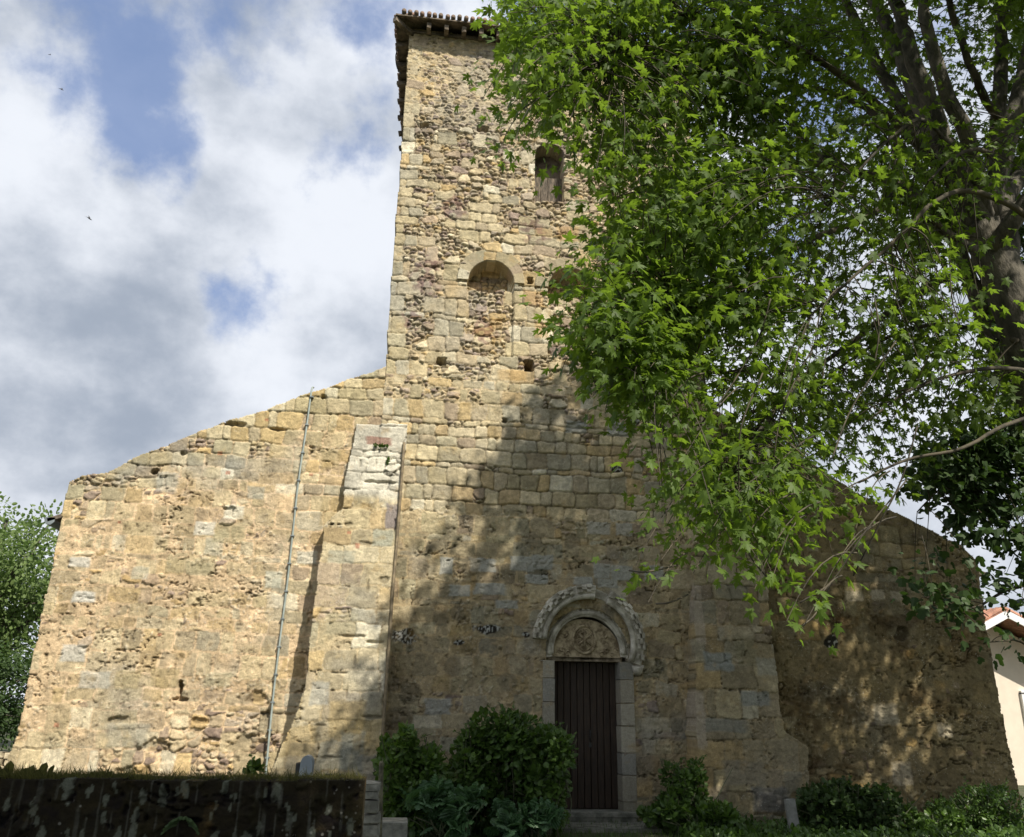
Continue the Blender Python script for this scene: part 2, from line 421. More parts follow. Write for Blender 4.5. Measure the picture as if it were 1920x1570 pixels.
    q = np.stack([lut[:-1, :-1], lut[1:, :-1], lut[1:, 1:], lut[:-1, 1:]], -1).reshape(-1, 4)
    q = q[(q >= 0).all(1)]
    if hole is not None:
        c = V[q].mean(1); q = q[~hole(c[:, 0], c[:, 2])]
    # close the rim: extrude boundary edges back
    ed = np.concatenate([q[:, [0, 1]], q[:, [1, 2]], q[:, [2, 3]], q[:, [3, 0]]])
    key = np.sort(ed, 1); kk = key[:, 0]*(len(V)+1)+key[:, 1]
    _, ix, cn = np.unique(kk, return_index=True, return_counts=True)
    be = ed[ix[cn == 1]]
    bv = np.unique(be); mp = -np.ones(len(V), np.int64); mp[bv] = len(V)+np.arange(len(bv))
    Vb = V[bv].copy(); Vb[:, 1] = (Yp if yfun is None else 0)+thick
    sidef = np.stack([be[:, 1], be[:, 0], mp[be[:, 0]], mp[be[:, 1]]], 1)
    V2 = np.concatenate([V, Vb]); C2 = np.concatenate([ct, ct[bv]])
    me = npmesh(name, V2, np.concatenate([q, sidef]), True, C2)
    o = link(name, me, M['stone'], parent)
    return o
def zmap(**k):
    return k
def inpoly(x, z, P):
    P = np.asarray(P); r = np.zeros(np.shape(x), bool); n = len(P)
    for i in range(n):
        x1, z1 = P[i]; x2, z2 = P[(i+1) % n]
        if z1 == z2: continue
        c = ((z1 > z) != (z2 > z)) & (x < (x2-x1)*(z-z1)/(z2-z1)+x1); r ^= c
    return r
def xz(px, py, Y=0.0):
    w = W(px, py, Y); return (w[0], w[2])

# ------------------------------------------------------------------ church
church = empty('stone_church', (2.3, 0, 0), label='old stone church with square tower, sloping side walls and carved arch over its door', cat='church')
church_off = Vector((2.3, 0, 0))
def ch(o):   # children are modelled in world coordinates
    o.parent = church; o.matrix_parent_inverse = Matrix.Translation(-church_off); return o
TL = xz(722, 690)[0]; TR = xz(1322, 700)[0]; TOP = xz(768, 56)[1]
RES = .0165
DX0, DZ1 = xz(1032, 1238); DX1 = xz(1158, 1240)[0]; DZ0 = xz(1045, 1520)[1]
DX0 = DX0+.05; DX1 = DX1+.03
SH = xz(1003, 330)[0], xz(1057, 330)[0], xz(1030, 380)[1], xz(1030, 272)[1]     # shutter window
def niche(cx, cz_spring, r, zb):
    return dict(cx=cx, zs=cz_spring, r=r, zb=zb)
n1x0, n1z = xz(877, 525); n1x1, _ = xz(964, 525); n2x0, _ = xz(1027, 530); n2x1, _ = xz(1112, 530)
N = [niche((n1x0+n1x1)/2, n1z, (n1x1-n1x0)/2, xz(920, 668)[1]), niche((n2x0+n2x1)/2, n1z-.02, (n2x1-n2x0)/2, xz(1065, 672)[1])]
holes = [(xz(827, 679), .088, .085), (xz(991, 688), .085, .11), (xz(994, 527), .055, .07), (xz(946, 789), .04, .04), (xz(795, 237), .09, .06), (xz(905, 243), .12, .07), (xz(1058, 520), 0, 0)]
def in_niche(x, z, n, grow=0.0):
    r = n['r']+grow
    return (np.abs(x-n['cx']) < r) & (z > n['zb']-grow) & ((z < n['zs']) | (np.hypot(x-n['cx'], z-n['zs']) < r))
def tower_zones(x, z):
    j = fbm(x, z, .5, 301, 3)*.5
    zj = z+j
    p = np.where(zj > 13.3, .02, np.where(zj > 7.75, .24, np.where(zj > 6.8, .72, .97)))
    quoin = (x < TL+.38+.2*fbm(x, z, .3, 302, 1)) & (z > 7.7)
    p = np.where(quoin, 1.0, p)
    for n in N:
        ring = in_niche(x, z, n, .36) & ~in_niche(x, z, n, 0)
        p = np.where(ring & (z > n['zb']), .97, p); p = np.where(in_niche(x, z, n, 0), .05, p)
    band = (x > N[0]['cx']-1.1) & (x < N[0]['cx']-.3) & (z < N[0]['zs']) & (z > 7.85)
    p = np.where(band, .93, p)
    p = np.where((z > N[0]['zs']+.62) & (z < N[0]['zs']+1.6) & (x > N[0]['cx']-.5), .55, p)
    lev = np.where(zj > 13.3, .022+.02*sm(zj, 14.3, 15.2), np.where(zj > 7.75, .000, np.where(zj > 6.8, .016, np.where(zj > 5.05, -.004, .034))))
    small = np.where(zj > 13.3, .9, .62)
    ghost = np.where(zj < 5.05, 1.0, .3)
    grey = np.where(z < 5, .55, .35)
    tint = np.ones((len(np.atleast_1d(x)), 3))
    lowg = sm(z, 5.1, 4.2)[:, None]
    tint = tint*(1-lowg)+np.array([.80, .79, .78])*lowg  # lower tower greyed and darkened: tree shade put into the stone colour
    return dict(p=p, lev=lev, small=small, ghost=ghost, grey=grey, tint=tint)
def tower_deep(x, z):
    d = np.zeros_like(x)
    for k, n in enumerate(N):
        ii = in_niche(x, z, n, 0)
        topz = n['zs']-.18+.05*np.sin(x*9+k)
        d = np.where(ii, np.where(z > topz, .42, .06), d)
    for (c, hx, hz) in holes:
        if hx: d = np.where((np.abs(x-c[0]+.01*np.sin(z*60)) < hx) & (np.abs(z-c[1]) < hz), .50, d)
    # quoin line slightly proud, eroded edge
    return d
def blob(x, z, c, rx, rz, seed=0, k=.6):
    return np.hypot((x-c[0])/rx, (z-c[1])/rz)+k*fbm(x, z, .12, 400+seed, 3)*2
def boxm(x, z, c, rx, rz, seed=0):
    return np.maximum(np.abs(x-c[0])/rx, np.abs(z-c[1])/rz)+.35*fbm(x, z, .12, 500+seed, 3)
def paint(ct, m, c, st=1.0):
    m = (m*st)[:, None]; return ct*(1-m)+np.array(c)[None, :]*m
def tower_marks(x, z, ct, hh):
    # pale grey replaced blocks above the door, dark lichen clumps
    for i, (px, py, w, h) in enumerate([(905, 1060, .26, .13), (978, 1058, .24, .14), (1016, 1055, .2, .14), (1128, 1072, .17, .15), (1165, 1075, .22, .15), (918, 1105, .3, .11), (862, 1108, .2, .11),
            (1005, 1087, .22, .09), (1092, 1090, .2, .08), (1138, 1095, .2, .08), (950, 1134, .22, .08), (1122, 992, .24, .13), (1170, 994, .18, .13), (1080, 802, .22, .12), (1158, 806, .22, .15), (820, 1325, .24, .14), (1226, 1075, .2, .14), (837, 1062, .13, .16)]):
        c = xz(px, py); m = 1-sm(boxm(x, z, c, w, h, i), .8, .98)
        ct = paint(ct, m, (.40, .40, .36) if i not in (11, 12) else (.46, .44, .38), .85); hh = hh+m*.008
    for i, (px, py, rx, rz) in enumerate([(912, 1180, .26, .10), (762, 1195, .22, .14), (858, 1205, .10, .05), (985, 1190, .08, .05), (1155, 880, .12, .06), (1190, 790, .1, .1)]):
        c = xz(px, py); m = 1-sm(blob(x, z, c, rx, rz, i), .7, 1.0)
        sp = vn(x, z, .022, .03, 77+i) > .58
        ct = paint(ct, m, (.03, .028, .025), .95); ct = paint(ct, m*sp, (.5, .5, .47), .9)
    for i, (px, py, rx, rz) in enumerate([(768, 1300, .22, .2), (826, 1160, .16, .14), (858, 1150, .14, .13), (848, 1250, .18, .22), (1000, 1015, .18, .18), (1072, 1015, .17, .15), (745, 1345, .3, .2), (880, 1060, .2, .2), (950, 1280, .2, .16)]):
        c = xz(px, py); m = 1-sm(blob(x, z, c, rx, rz, 20+i, .3), .75, 1.0); ct = paint(ct, m, (.20, .17, .115), .6)
    # orange stained voussoirs and blocks
    for i, (px, py, w, h) in enumerate([(892, 483, .2, .08), (905, 540, .35, .05), (1000, 560, .22, .2), (930, 605, .14, .12), (960, 705, .3, .12), (1015, 620, .15, .2), (1065, 440, .25, .2)]):
        c = xz(px, py); m = 1-sm(boxm(x, z, c, w, h, 40+i), .7, 1.05); ct = paint(ct, m, (.50, .31, .11), .45)
    # dark purplish ironstone rubble on the left of the tower
    for i, (px, py, w, h) in enumerate([(800, 520, .35, .45), (770, 600, .2, .3), (910, 620, .3, .3), (850, 390, .3, .3), (1000, 435, .3, .3)]):
        c = xz(px, py); m = 1-sm(blob(x, z, c, w, h, 60+i), .6, 1.1); ct = ct*(1-.45*m[:, None]*(vn(x, z, .11, .07, 88) > .45)[:, None]*np.array([.8, 1, .85]))
    return ct, hh
def tower_inside(x, z):
    return (x > TL+.025*(fbm(x*0, z, .25, 601, 3)*2)) & (x < TR) & (z < TOP)
ACX, ACZ = xz(1100, 1222)
def door_hole(x, z):
    return ((x > DX0-.25) & (x < DX1+.2) & (z < DZ1) & (z > DZ1-.01)) | ((np.hypot(x-ACX, z-ACZ) < .72) & (z > DZ1)) | ((np.abs(x-ACX) < .70) & (z > DZ1) & (z < ACZ)) | ((x > DX0-.02) & (x < DX1+.02) & (z < DZ1+.02)) | ((x > SH[0]) & (x < SH[1]) & (z > SH[2]) & (z < SH[3]-.25+np.sqrt(np.maximum(0, 1-((x-(SH[0]+SH[1])/2)/((SH[1]-SH[0])/2))**2))*.25))
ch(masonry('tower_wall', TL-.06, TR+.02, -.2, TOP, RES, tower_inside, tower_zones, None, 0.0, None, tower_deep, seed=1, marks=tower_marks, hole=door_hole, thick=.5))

# side walls, aisle fronts
lpts = [xz(*p) for p in [(125, 907), (150, 893), (195, 888), (240, 865), (300, 838), (345, 818), (430, 790), (500, 768), (560, 742), (600, 732), (650, 713), (690, 700), (735, 684)]]
rpts = [xz(*p) for p in [(1300, 745), (1400, 803), (1500, 856), (1600, 920), (1700, 972), (1760, 1003), (1800, 1022), (1826, 1048)]]
LX = xz(22, 1430)[0]; RX = xz(1905, 1500)[0]
def left_inside(x, z):
    zt = np.interp(x, [p[0] for p in lpts], [p[1] for p in lpts])+.10*fbm(x, z*0, .35, 611, 4, .7)
    q = vn(x*0, np.floor(z/.42)*.42, .42, .42, 612)*.10+.03*fbm(x*0, z, .2, 613, 3)
    return (z < zt) & (x > LX-.02+q-.14*sm(z, 1.6, .6)) & (x < TL+.03)
def left_zones(x, z):
    zt = np.interp(x, [p[0] for p in lpts], [p[1] for p in lpts])
    dtop = zt-z+fbm(x, z, .6, 621, 3)*.8
    top = sm(dtop, 1.1, .35)
    bot = sm(z+fbm(x, z, 1.2, 622, 3)*2.2, 1.7, .8)*.8
    p = .84-.10*top-.42*bot
    right = sm(x, TL-2.0, TL-1.2)
    p = p+right*.3
    lev = .042-.040*top-.032*bot-.018*right
    return dict(p=p, lev=lev, small=np.full_like(x, .5), ghost=np.full_like(x, .7), grey=.35+.4*top, tint=np.stack([1.04-.04*top, 1.0-.0*top, .96+.0*top], 1))
def left_marks(x, z, ct, hh):
    for i, (px, py, w, h, c) in enumerate([(440, 962, .19, .13, (.66, .62, .50)), (385, 992, .19, .13, (.66, .62, .52)), (575, 1046, .19, .12, (.58, .55, .45)), (513, 1088, .15, .15, (.55, .53, .42)), (160, 1120, .20, .10, (.6, .58, .52)),
            (402, 1026, .17, .17, (.40, .40, .32)), (335, 1060, .22, .14, (.35, .31, .19)), (380, 1062, .2, .14, (.34, .30, .18)), (480, 925, .17, .13, (.34, .35, .30)), (150, 1055, .18, .09, (.6, .57, .5)),
            (310, 1270, .25, .16, (.36, .29, .15)), (240, 1275, .22, .16, (.37, .30, .16)), (180, 1275, .25, .14, (.45, .45, .40)), (410, 1275, .24, .12, (.42, .38, .25)), (140, 1225, .2, .14, (.55, .52, .45)), (265, 1075, .15, .12, (.42, .42, .34)), (430, 1000, .3, .2, (.40, .35, .21)), (620, 860, .2, .2, (.42, .34, .19)),
            (620, 960, .2, .3, (.42, .33, .18)), (240, 1380, .35, .2, (.36, .34, .27)), (315, 905, .2, .2, (.42, .41, .35)), (110, 1350, .2, .3, (.44, .36, .22))]):
        cc = xz(px, py); m = 1-sm(boxm(x, z, cc, w, h, 90+i), .75, 1.0); ct = paint(ct, m, c, .85 if c[0] > .5 else .6); hh = hh+m*.006
    # bits of red brick packed in the joints
    for i, (px, py, s) in enumerate([(413, 851, .04), (583, 891, .035), (500, 788, .03), (428, 888, .04), (225, 980, .03), (300, 1190, .035), (107, 1360, .04)]):
        cc = xz(px, py); m = 1-sm(boxm(x, z, cc, s, s*.8, 120+i), .8, 1.0); ct = paint(ct, m, (.42, .17, .10), .7)
    # weathered hollows
    for i, (px, py, rx, rz, d) in enumerate([(338, 1290, .035, .10, .16), (340, 1312, .10, .035, .10), (480, 1310, .22, .10, .05), (460, 1400, .30, .20, .05), (500, 1340, .10, .08, .07), (225, 1350, .25, .07, .05), (280, 1400, .3, .1, .05), (345, 852, .10, .05, .08), (290, 885, .05, .05, .14), (440, 795, .22, .04, .08), (605, 745, .07, .06, .09), (520, 805, .14, .03, .07), (370, 1352, .2, .05, .05), (250, 1450, .3, .1, .05)]):
        cc = xz(px, py); m = 1-sm(blob(x, z, cc, rx, rz, 30+i, .9), .6, 1.1); hh = hh-m*d; ct = ct*(1-.35*m[:, None])
    return ct, hh
ch(masonry('aisle_wall', LX-.3, TL+.05, -.2, 8.2, RES, left_inside, left_zones, None, .012, None, None, seed=5, marks=left_marks, thick=.7, mort=(.62, .495, .345)))
def right_inside(x, z):
    zt = np.interp(x, [p[0] for p in rpts], [p[1] for p in rpts])+.06*fbm(x, z*0, .35, 631, 4, .7)
    q = vn(x*0, np.floor(z/.45)*.45, .45, .45, 632)*.09+.03*fbm(x*0, z, .2, 633, 3)
    return (z < zt) & (x < RX+.03-q+.10*sm(z, 1.6, .6)) & (x > TR-.02)
def right_zones(x, z):
    patch = sm(fbm(x, z, 1.5, 641, 3), .08, .25)
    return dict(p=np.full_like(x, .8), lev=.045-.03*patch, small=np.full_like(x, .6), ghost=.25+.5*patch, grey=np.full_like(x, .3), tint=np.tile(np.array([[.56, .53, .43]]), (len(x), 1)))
def right_marks(x, z, ct, hh):
    for i, (px, py, w, h) in enumerate([(1645, 1115, .14, .10), (1680, 1118, .12, .1), (1600, 1118, .2, .1), (1770, 1370, .15, .12), (1660, 1340, .25, .2), (1690, 1450, .2, .2)]):
        cc = xz(px, py); m = 1-sm(boxm(x, z, cc, w, h, 140+i), .7, 1.05); ct = paint(ct, m, (.46, .40, .29), .7)
    cc = xz(1557, 1205); m = 1-sm(blob(x, z, cc, .14, .15, 50, .4), .8, 1.0); ct = paint(ct, m, (.02, .02, .015), .95); ct = paint(ct, m*(vn(x, z, .05, .05, 99) > .72), (.4, .4, .33), .9)
    cc = xz(1690, 1190); m = 1-sm(blob(x, z, cc, .17, .13, 51, .5), .7, 1.0); hh = hh-.05*m; ct = ct*(1-.4*m[:, None])
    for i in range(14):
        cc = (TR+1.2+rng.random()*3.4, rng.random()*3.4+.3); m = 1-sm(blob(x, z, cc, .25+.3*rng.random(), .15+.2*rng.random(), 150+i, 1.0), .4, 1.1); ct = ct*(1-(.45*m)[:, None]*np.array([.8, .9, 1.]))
    return ct, hh
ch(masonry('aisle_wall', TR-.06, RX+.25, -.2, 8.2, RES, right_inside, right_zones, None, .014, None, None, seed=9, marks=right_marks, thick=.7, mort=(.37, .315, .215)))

# buttresses: leaning masonry faces
def buttress(poly, ztop, yb, seed, tint, lev, marks, ghostv=.5):
    xs = [p[0] for p in poly]; 
    def ins(x, z): return inpoly(x+.10*fbm(x*0, z, .35, seed+1, 4, .7), z+.04*fbm(x, z*0, .3, seed+2, 3), poly)
    def yf(x, z):
        # face: nearly flush at the head, leaning out towards the base
        return -.06-yb*sm((ztop-z)/ztop, -.05, .9)**1.0
    def zn(x, z):
        hd = sm(z, ztop-1.6, ztop-1.3)
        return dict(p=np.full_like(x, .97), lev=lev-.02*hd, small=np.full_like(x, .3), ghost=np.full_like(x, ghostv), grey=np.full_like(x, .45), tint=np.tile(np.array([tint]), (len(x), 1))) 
    return ch(masonry('buttress', min(xs)-.1, max(xs)+.1, -.2, ztop+.05, RES, ins, zn, None, 0, yf, None, seed=seed, rowh=.36, wmin=.30, wmax=.62, thick=0, marks=marks))
YB = .62
def bxz(px, py):   # point on leaning face: iterate
    w = W(px, py, -.1)
    for _ in range(8):
        y = -.06-YB*float(sm(np.array((ZBT-w[2])/ZBT), -.05, .9)); w = W(px, py, y)
    return (w[0], w[2])
ZBT = xz(715, 795)[1]
lb = [bxz(*p) for p in [(668, 795), (765, 795), (757, 870), (745, 990), (735, 1100), (722, 1300), (710, 1480)]]+[(bxz(708, 1500)[0], -.2), (bxz(492, 1480)[0], -.2)]+[bxz(*p) for p in [(510, 1440), (537, 1378), (572, 1290), (580, 1200), (592, 1100), (600, 1040), (607, 985), (640, 955), (645, 910), (652, 870)]]
def lb_marks(x, z, ct, hh):
    for i, (px, py, rx, rz, d) in enumerate([(655, 1193, .20, .022, .07), (690, 1100, .018, .13, .05), (640, 1262, .16, .02, .05), (700, 1205, .12, .03, .07), (718, 905, .30, .03, .08), (700, 1345, .2, .03, .06), (650, 1300, .02, .12, .05), (610, 1150, .12, .02, .05),
            (690, 1020, .12, .05, .05), (650, 985, .1, .04, .05), (720, 1090, .08, .07, .05), (560, 1330, .10, .03, .06), (600, 1360, .16, .02, .05), (740, 985, .03, .2, .07), (675, 870, .02, .12, .05), (705, 870, .015, .12, .05), (620, 1420, .2, .02, .05), (665, 1240, .02, .1, .04)]):
        cc = bxz(px, py); m = 1-sm(blob(x, z, cc, rx, rz, 230+i, .8), .6, 1.1); hh = hh-m*d*.6; ct = ct*(1-.3*m[:, None])
    zc = bxz(700, 935)[1]
    m = sm(z, zc-.05, zc+.12)+0*x
    ct = ct*(1-m[:, None])+np.array([.60, .56, .46])*m[:, None]*(1+.6*fbm(x, z, .2, 701, 4))[:, None]*np.clip(ct.mean(1)/.36, .45, 1.15)[:, None]
    for i, (px, py, w, h, c, s) in enumerate([(710, 828, .26, .09, (.30, .17, .13), .85), (735, 970, .12, .25, (.25, .22, .22), .85), (718, 1010, .2, .17, (.36, .37, .30), .7), (640, 1045, .25, .12, (.33, .34, .28), .6), (600, 1300, .16, .2, (.42, .42, .38), .6),
            (650, 1350, .3, .3, (.45, .33, .14), .5), (690, 1380, .22, .25, (.40, .30, .13), .5), (660, 1410, .2, .3, (.27, .28, .24), .7), (560, 1390, .3, .25, (.50, .37, .17), .5), (700, 1440, .3, .2, (.26, .26, .23), .6), (620, 1470, .25, .12, (.45, .28, .2), .5), (640, 1170, .3, .2, (.38, .35, .24), .5), (670, 1025, .04, .05, (.42, .17, .11), .7), (655, 1000, .04, .03, (.42, .18, .11), .7)]):
        cc = bxz(px, py); q = 1-sm(boxm(x, z, cc, w, h, 160+i), .75, 1.0); ct = paint(ct, q, c, s)
    return ct, hh
buttress(lb, ZBT, YB, 21, (.96, .96, .95), .024, lb_marks)
ZBL = ZBT
ZBT = xz(1380, 1075)[1]+.9
rb = [bxz(*p) for p in [(1300, 1010), (1428, 1010), (1440, 1110), (1448, 1180), (1462, 1290), (1475, 1370), (1518, 1400), (1524, 1480), (1527, 1540)]]+[(bxz(1527, 1540)[0], -.2), (bxz(1312, 1540)[0], -.2)]+[bxz(*p) for p in [(1308, 1400), (1302, 1200)]]
def rb_marks(x, z, ct, hh):
    for i, (px, py, w, h, c, s) in enumerate([(1375, 1110, .35, .14, (.24, .23, .17), .6), (1350, 1240, .28, .17, (.27, .29, .27), .8), (1400, 1220, .2, .3, (.22, .20, .12), .6), (1440, 1250, .2, .16, (.34, .33, .26), .7), (1420, 1310, .3, .13, (.26, .27, .24), .8), (1360, 1360, .4, .12, (.25, .25, .21), .7), (1400, 1450, .4, .2, (.26, .23, .17), .7), (1340, 1500, .3, .2, (.30, .25, .18), .7), (1450, 1500, .35, .2, (.20, .20, .19), .7), (1310, 1150, .1, .6, (.42, .36, .28), .7), (1316, 1350, .1, .5, (.42, .36, .28), .7)]):
        cc = bxz(px, py); q = 1-sm(boxm(x, z, cc, w, h, 180+i), .75, 1.0); ct = paint(ct, q, c, s)
    return ct, hh
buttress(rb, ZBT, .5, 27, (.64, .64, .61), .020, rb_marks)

# tower and aisle bodies behind the front faces
side_m = stone_mat('side_masonry')
def plainwall(name, boxes):
    b = MB()
    for c, h in boxes: b.box(c, h, bev=.01)
    V = np.concatenate(b.V); o = b.build(name, M['sidewall'], None); return ch(o)
def _sw():
    mt, t, b = mat('rubble_side')
    v = t.add('ShaderNodeTexCoord').outputs['Object']
    vo = t.add('ShaderNodeTexVoronoi', i_Vector=t.vmath('MULTIPLY', v, (1, 1, 1.7)), i_Scale=4.0); ve = t.add('ShaderNodeTexVoronoi', i_Vector=t.vmath('MULTIPLY', v, (1, 1, 1.7)), i_Scale=4.0, feature='DISTANCE_TO_EDGE')
    c = t.mix(.5, (.44, .36, .24), vo.outputs['Color'], 'OVERLAY')
    hs = t.add('ShaderNodeHueSaturation', i_Saturation=.35, i_Color=c)
    c = t.mix(t.ramp(ve.outputs[0], 0.0, .06, .8, 0.0), hs.outputs[0], (.22, .17, .11))
    c = t.mix(.4, c, (.44, .36, .23))
    t.l.new(c, b.inputs['Base Color']); b.inputs['Roughness'].default_value = .95
    bn = t.add('ShaderNodeBump', i_Strength=1.0, i_Distance=.05, i_Height=t.math('ADD', t.ramp(ve.outputs[0], 0, .1), t.noise(v, 20, 5)))
    t.l.new(bn.outputs[0], b.inputs['Normal']); return mt
M['sidewall'] = _sw()
plainwall('tower_side_wall', [((TL+.30, 2.3, TOP/2-.1), (.25, 1.82, TOP/2)), ((TR-.30, 2.3, TOP/2-.1), (.25, 1.82, TOP/2)), (((TL+TR)/2, 3.9, TOP/2-.1), ((TR-TL)/2-.05, .25, TOP/2))])
plainwall('aisle_side_wall', [((LX+.55, 5.75, 2.3), (.3, 5.0, 2.45))])
plainwall('aisle_side_wall', [((RX-.55, 5.75, 1.95), (.3, 5.0, 2.1))])
def aisle_roof(x0, z0, x1, z1):
    b = MB(); n = 26; L = math.hypot(x1-x0, z1-z0)
    for k in range(n):   # courses of tiles running down the slope
        t = (k+.5)/n; cx = x0+(x1-x0)*t; cz = z0+(z1-z0)*t; a = math.atan2(z1-z0, x1-x0)
        Rm = np.array([[math.cos(a), 0, -math.sin(a)], [0, 1, 0], [math.sin(a), 0, math.cos(a)]])
        b.box((cx, 5.8, cz+.01*(k % 2)), (L/n/2*1.08, 5.0, .03), Rm)
    return ch(b.build('aisle_roof', M['tile'], None))
lc = xz(125, 905)
aisle_roof(LX-.10, lc[1]-.62, TL-.02, lpts[-1][1]-.75)
aisle_roof(RX+.16, rpts[-1][1]-.62, TR+.02, rpts[0][1]-.75)
# gutter and roof edge poking out at the left corner
g = MB()
gy0 = .85
a0 = W(85, 975, gy0)
prof = [(-.10, .06), (-.09, -.02), (-.04, -.07), (.02, -.07), (.07, -.02), (.08, .06)]
P = []
for yy in (gy0-.05, 10.5):
    for (dx, dz) in prof: P.append((a0[0]+.10+dx, yy, a0[2]-.02+dz))
g.raw(P, [[i, i+1, i+7, i+6] for i in range(5)]+[[0, 1, 2, 3, 4, 5][::-1]])
ch(g.build('gutter', M['metal'], None))
g = MB(); a1 = W(112, 967, gy0)
g.box((a1[0]+.12, 5.8, a1[2]+.02), (.32, 5.0, .035), np.array([[.93, 0, -.37], [0, 1, 0], [.37, 0, .93]]))
for yy in np.arange(.95, 10.5, .55): g.box((a1[0]+.22, yy, a1[2]-.10), (.22, .045, .05), np.array([[.93, 0, -.37], [0, 1, 0], [.37, 0, .93]]))
ch(g.build('eave', M['beam'], None))
g = MB(); a1 = W(1836, 1072, .8)
g.box((a1[0]-.25, 5.8, a1[2]+.09), (.3, 5.0, .03), np.array([[.95, 0, .3], [0, 1, 0], [-.3, 0, .95]])); eo = ch(g.build('eave', M['beam'], None))
for yy in np.arange(.8, 10.5, 1.2):
    g = MB(); g.box((a1[0]-.1, yy, a1[2]), (.22, .05, .05), np.array([[.93, 0, .3], [0, 1, 0], [-.3, 0, .93]])); o = g.build('rafter', M['beam'], None); o.parent = eo

# tower roof
roof = MB()
ez = TOP-.02; ov = .45; cxm = (TL+TR)/2; X0r, X1r, Y0r, Y1r = W(742, 26, -.45)[0], TR+.50, -ov, 4.4
Xb = W(758, 290, 4.4)[0]; ez = W(742, 25, -.45)[2]
apex = (cxm, 2.1, ez+1.0)
for side in range(4):
    if side == 0: A, B = (X0r, Y0r), (X1r, Y0r)
    if side == 1: A, B = (X1r, Y0r), (X1r, Y1r)
    if side == 2: A, B = (X1r, Y1r), (Xb, Y1r)
    if side == 3: A, B = (Xb, Y1r), (X0r, Y0r)
    ze = ez-.0
    roof.raw([(A[0], A[1], ze), (B[0], B[1], ze), apex], [[0, 1, 2]])
    roof.raw([(A[0], A[1], ze-.035), (B[0], B[1], ze-.035), (apex[0], apex[1], apex[2]-.035)], [[2, 1, 0]])
    roof.raw([(A[0], A[1], ze-.035), (B[0], B[1], ze-.035), (B[0], B[1], ze), (A[0], A[1], ze)], [[0, 1, 2, 3]])
troof = ch(roof.build('tower_roof', M['beam'], None))
tl = MB()
def tilerow(A, B, n, inward):
    A = np.array(A); B = np.array(B); inward = np.array(inward, float)
    for k in range(n):
        c = A+(B-A)*(k+.5)/n
        for j in range(3):
            if j > 0 and min(np.linalg.norm(c-A), np.linalg.norm(c-B)) < (j+1)*.42+.05: continue
            p0 = c+inward*(j*.42-.04)+np.array([0, 0, .045+.34*j*.42]); p1 = c+inward*(j*.42+.44)+np.array([0, 0, .05+.34*(j*.42+.44)])
            tl.tube([p0+rng.uniform(-.012, .012, 3), p1], [.05, .045], 8)
tilerow((X0r+.1, Y0r, ez+.0), (X1r, Y0r, ez+.0), 52, (0, 1, 0))
tilerow((Xb, Y1r, ez+.0), (X0r, Y0r+.1, ez+.0), 36, (1, 0, 0))
o = tl.build('roof_tiles', M['tile'], None, smooth=True); o.parent = troof
for k in range(17):
    r = MB(); xx = TL+.42+k*.375
    if xx > TR: break
    r.box((xx, -.17, ez-.085), (.045, .20, .06), np.array([[1, 0, 0], [0, .96, -.25], [0, .25, .96]]), jit=.006)
    o = r.build('rafter', M['beam'], None); o.parent = troof
for k in range(7):
    r = MB(); yy = .35+k*.6
    r.box((TL-.13, yy, ez-.09), (.16-.012*k, .05, .055), np.array([[.96, 0, -.25], [0, 1, 0], [.25, 0, .96]]), jit=.006)
    o = r.build('rafter', M['beam'], None); o.parent = troof
r = MB(); r.box((TL-.12, -.20, ez-.10), (.27, .055, .06), np.array([[.707, -.707, 0], [.707, .707, 0], [0, 0, 1]])); o = r.build('rafter', M['beam'], None); o.parent = troof
r = MB(); r.box((cxm, -.02, ez-.06), ((TR-TL)/2, .06, .04)); o = r.build('wall_plate', M['beam'], None); o.parent = troof
# frayed cable hanging from the roof corner
r = MB(); r.tube(spline([W(746, 92, .2), W(742, 105, .3), W(744, 125, .4), W(752, 140, .5)], 5), .012, 5); o = r.build('cable', M['dark'], None); o.parent = troof

# shutter of the upper window
sh_ = MB(); n = 4; w = (SH[1]-SH[0])/n
for k in range(n): sh_.box((SH[0]+w*(k+.5), .20+.006*(k % 2), SH[2]+.36), (w/2-.006, .02, .36+.01*(k % 2)), jit=.004)
ch(sh_.build('shutter', M['oldwood'], None))
sh_ = MB(); sh_.box(((SH[0]+SH[1])/2, .42, (SH[2]+SH[3])/2), ((SH[1]-SH[0])/2+.05, .03, (SH[3]-SH[2])/2+.05)); ch(sh_.build('window_recess', M['beam'], None))
# arch rings of the two blind niches (voussoirs slightly proud)
def ring(name, cx, zs, r0, r1, y0, y1, a0, a1, n, mt, gap=.012, jit=.008, parent=None):
    b = MB()
    for k in range(n):
        if mt.name == 'limestone': b.tone = PAL[rng.integers(len(PAL))]*rng.uniform(.75, 1.0)*np.array([1, .97, .9])
        t0 = a0+(a1-a0)*k/n+gap/r1; t1 = a0+(a1-a0)*(k+1)/n-gap/r1
        ns = max(2, int(abs(t1-t0)/.09)+1); V = []
        r0j, r1j = r0+rng.uniform(-jit, jit)*.3, r1+rng.uniform(-jit, jit)*2; yj = y0+rng.uniform(-jit, jit)
        for t in np.linspace(t0, t1, ns):
            for (rr, y) in ((r0j, y1), (r0j, yj+.012), (r0j+.012, yj), (r1j-.012, yj), (r1j, yj+.012), (r1j, y1)): V.append((cx+rr*math.cos(t), y, zs+rr*math.sin(t)))
        Fs = [[i*6+j, i*6+j+1, (i+1)*6+j+1, (i+1)*6+j] for i in range(ns-1) for j in range(5)]+[[5, 4, 3, 2, 1, 0], [(ns-1)*6+j for j in range(6)]]
        Fs = [f[::-1] for f in Fs]
        b.raw(V, Fs)
    o = b.build(name, mt, None)
    if parent is None: ch(o)
    else: o.parent = parent
    return o
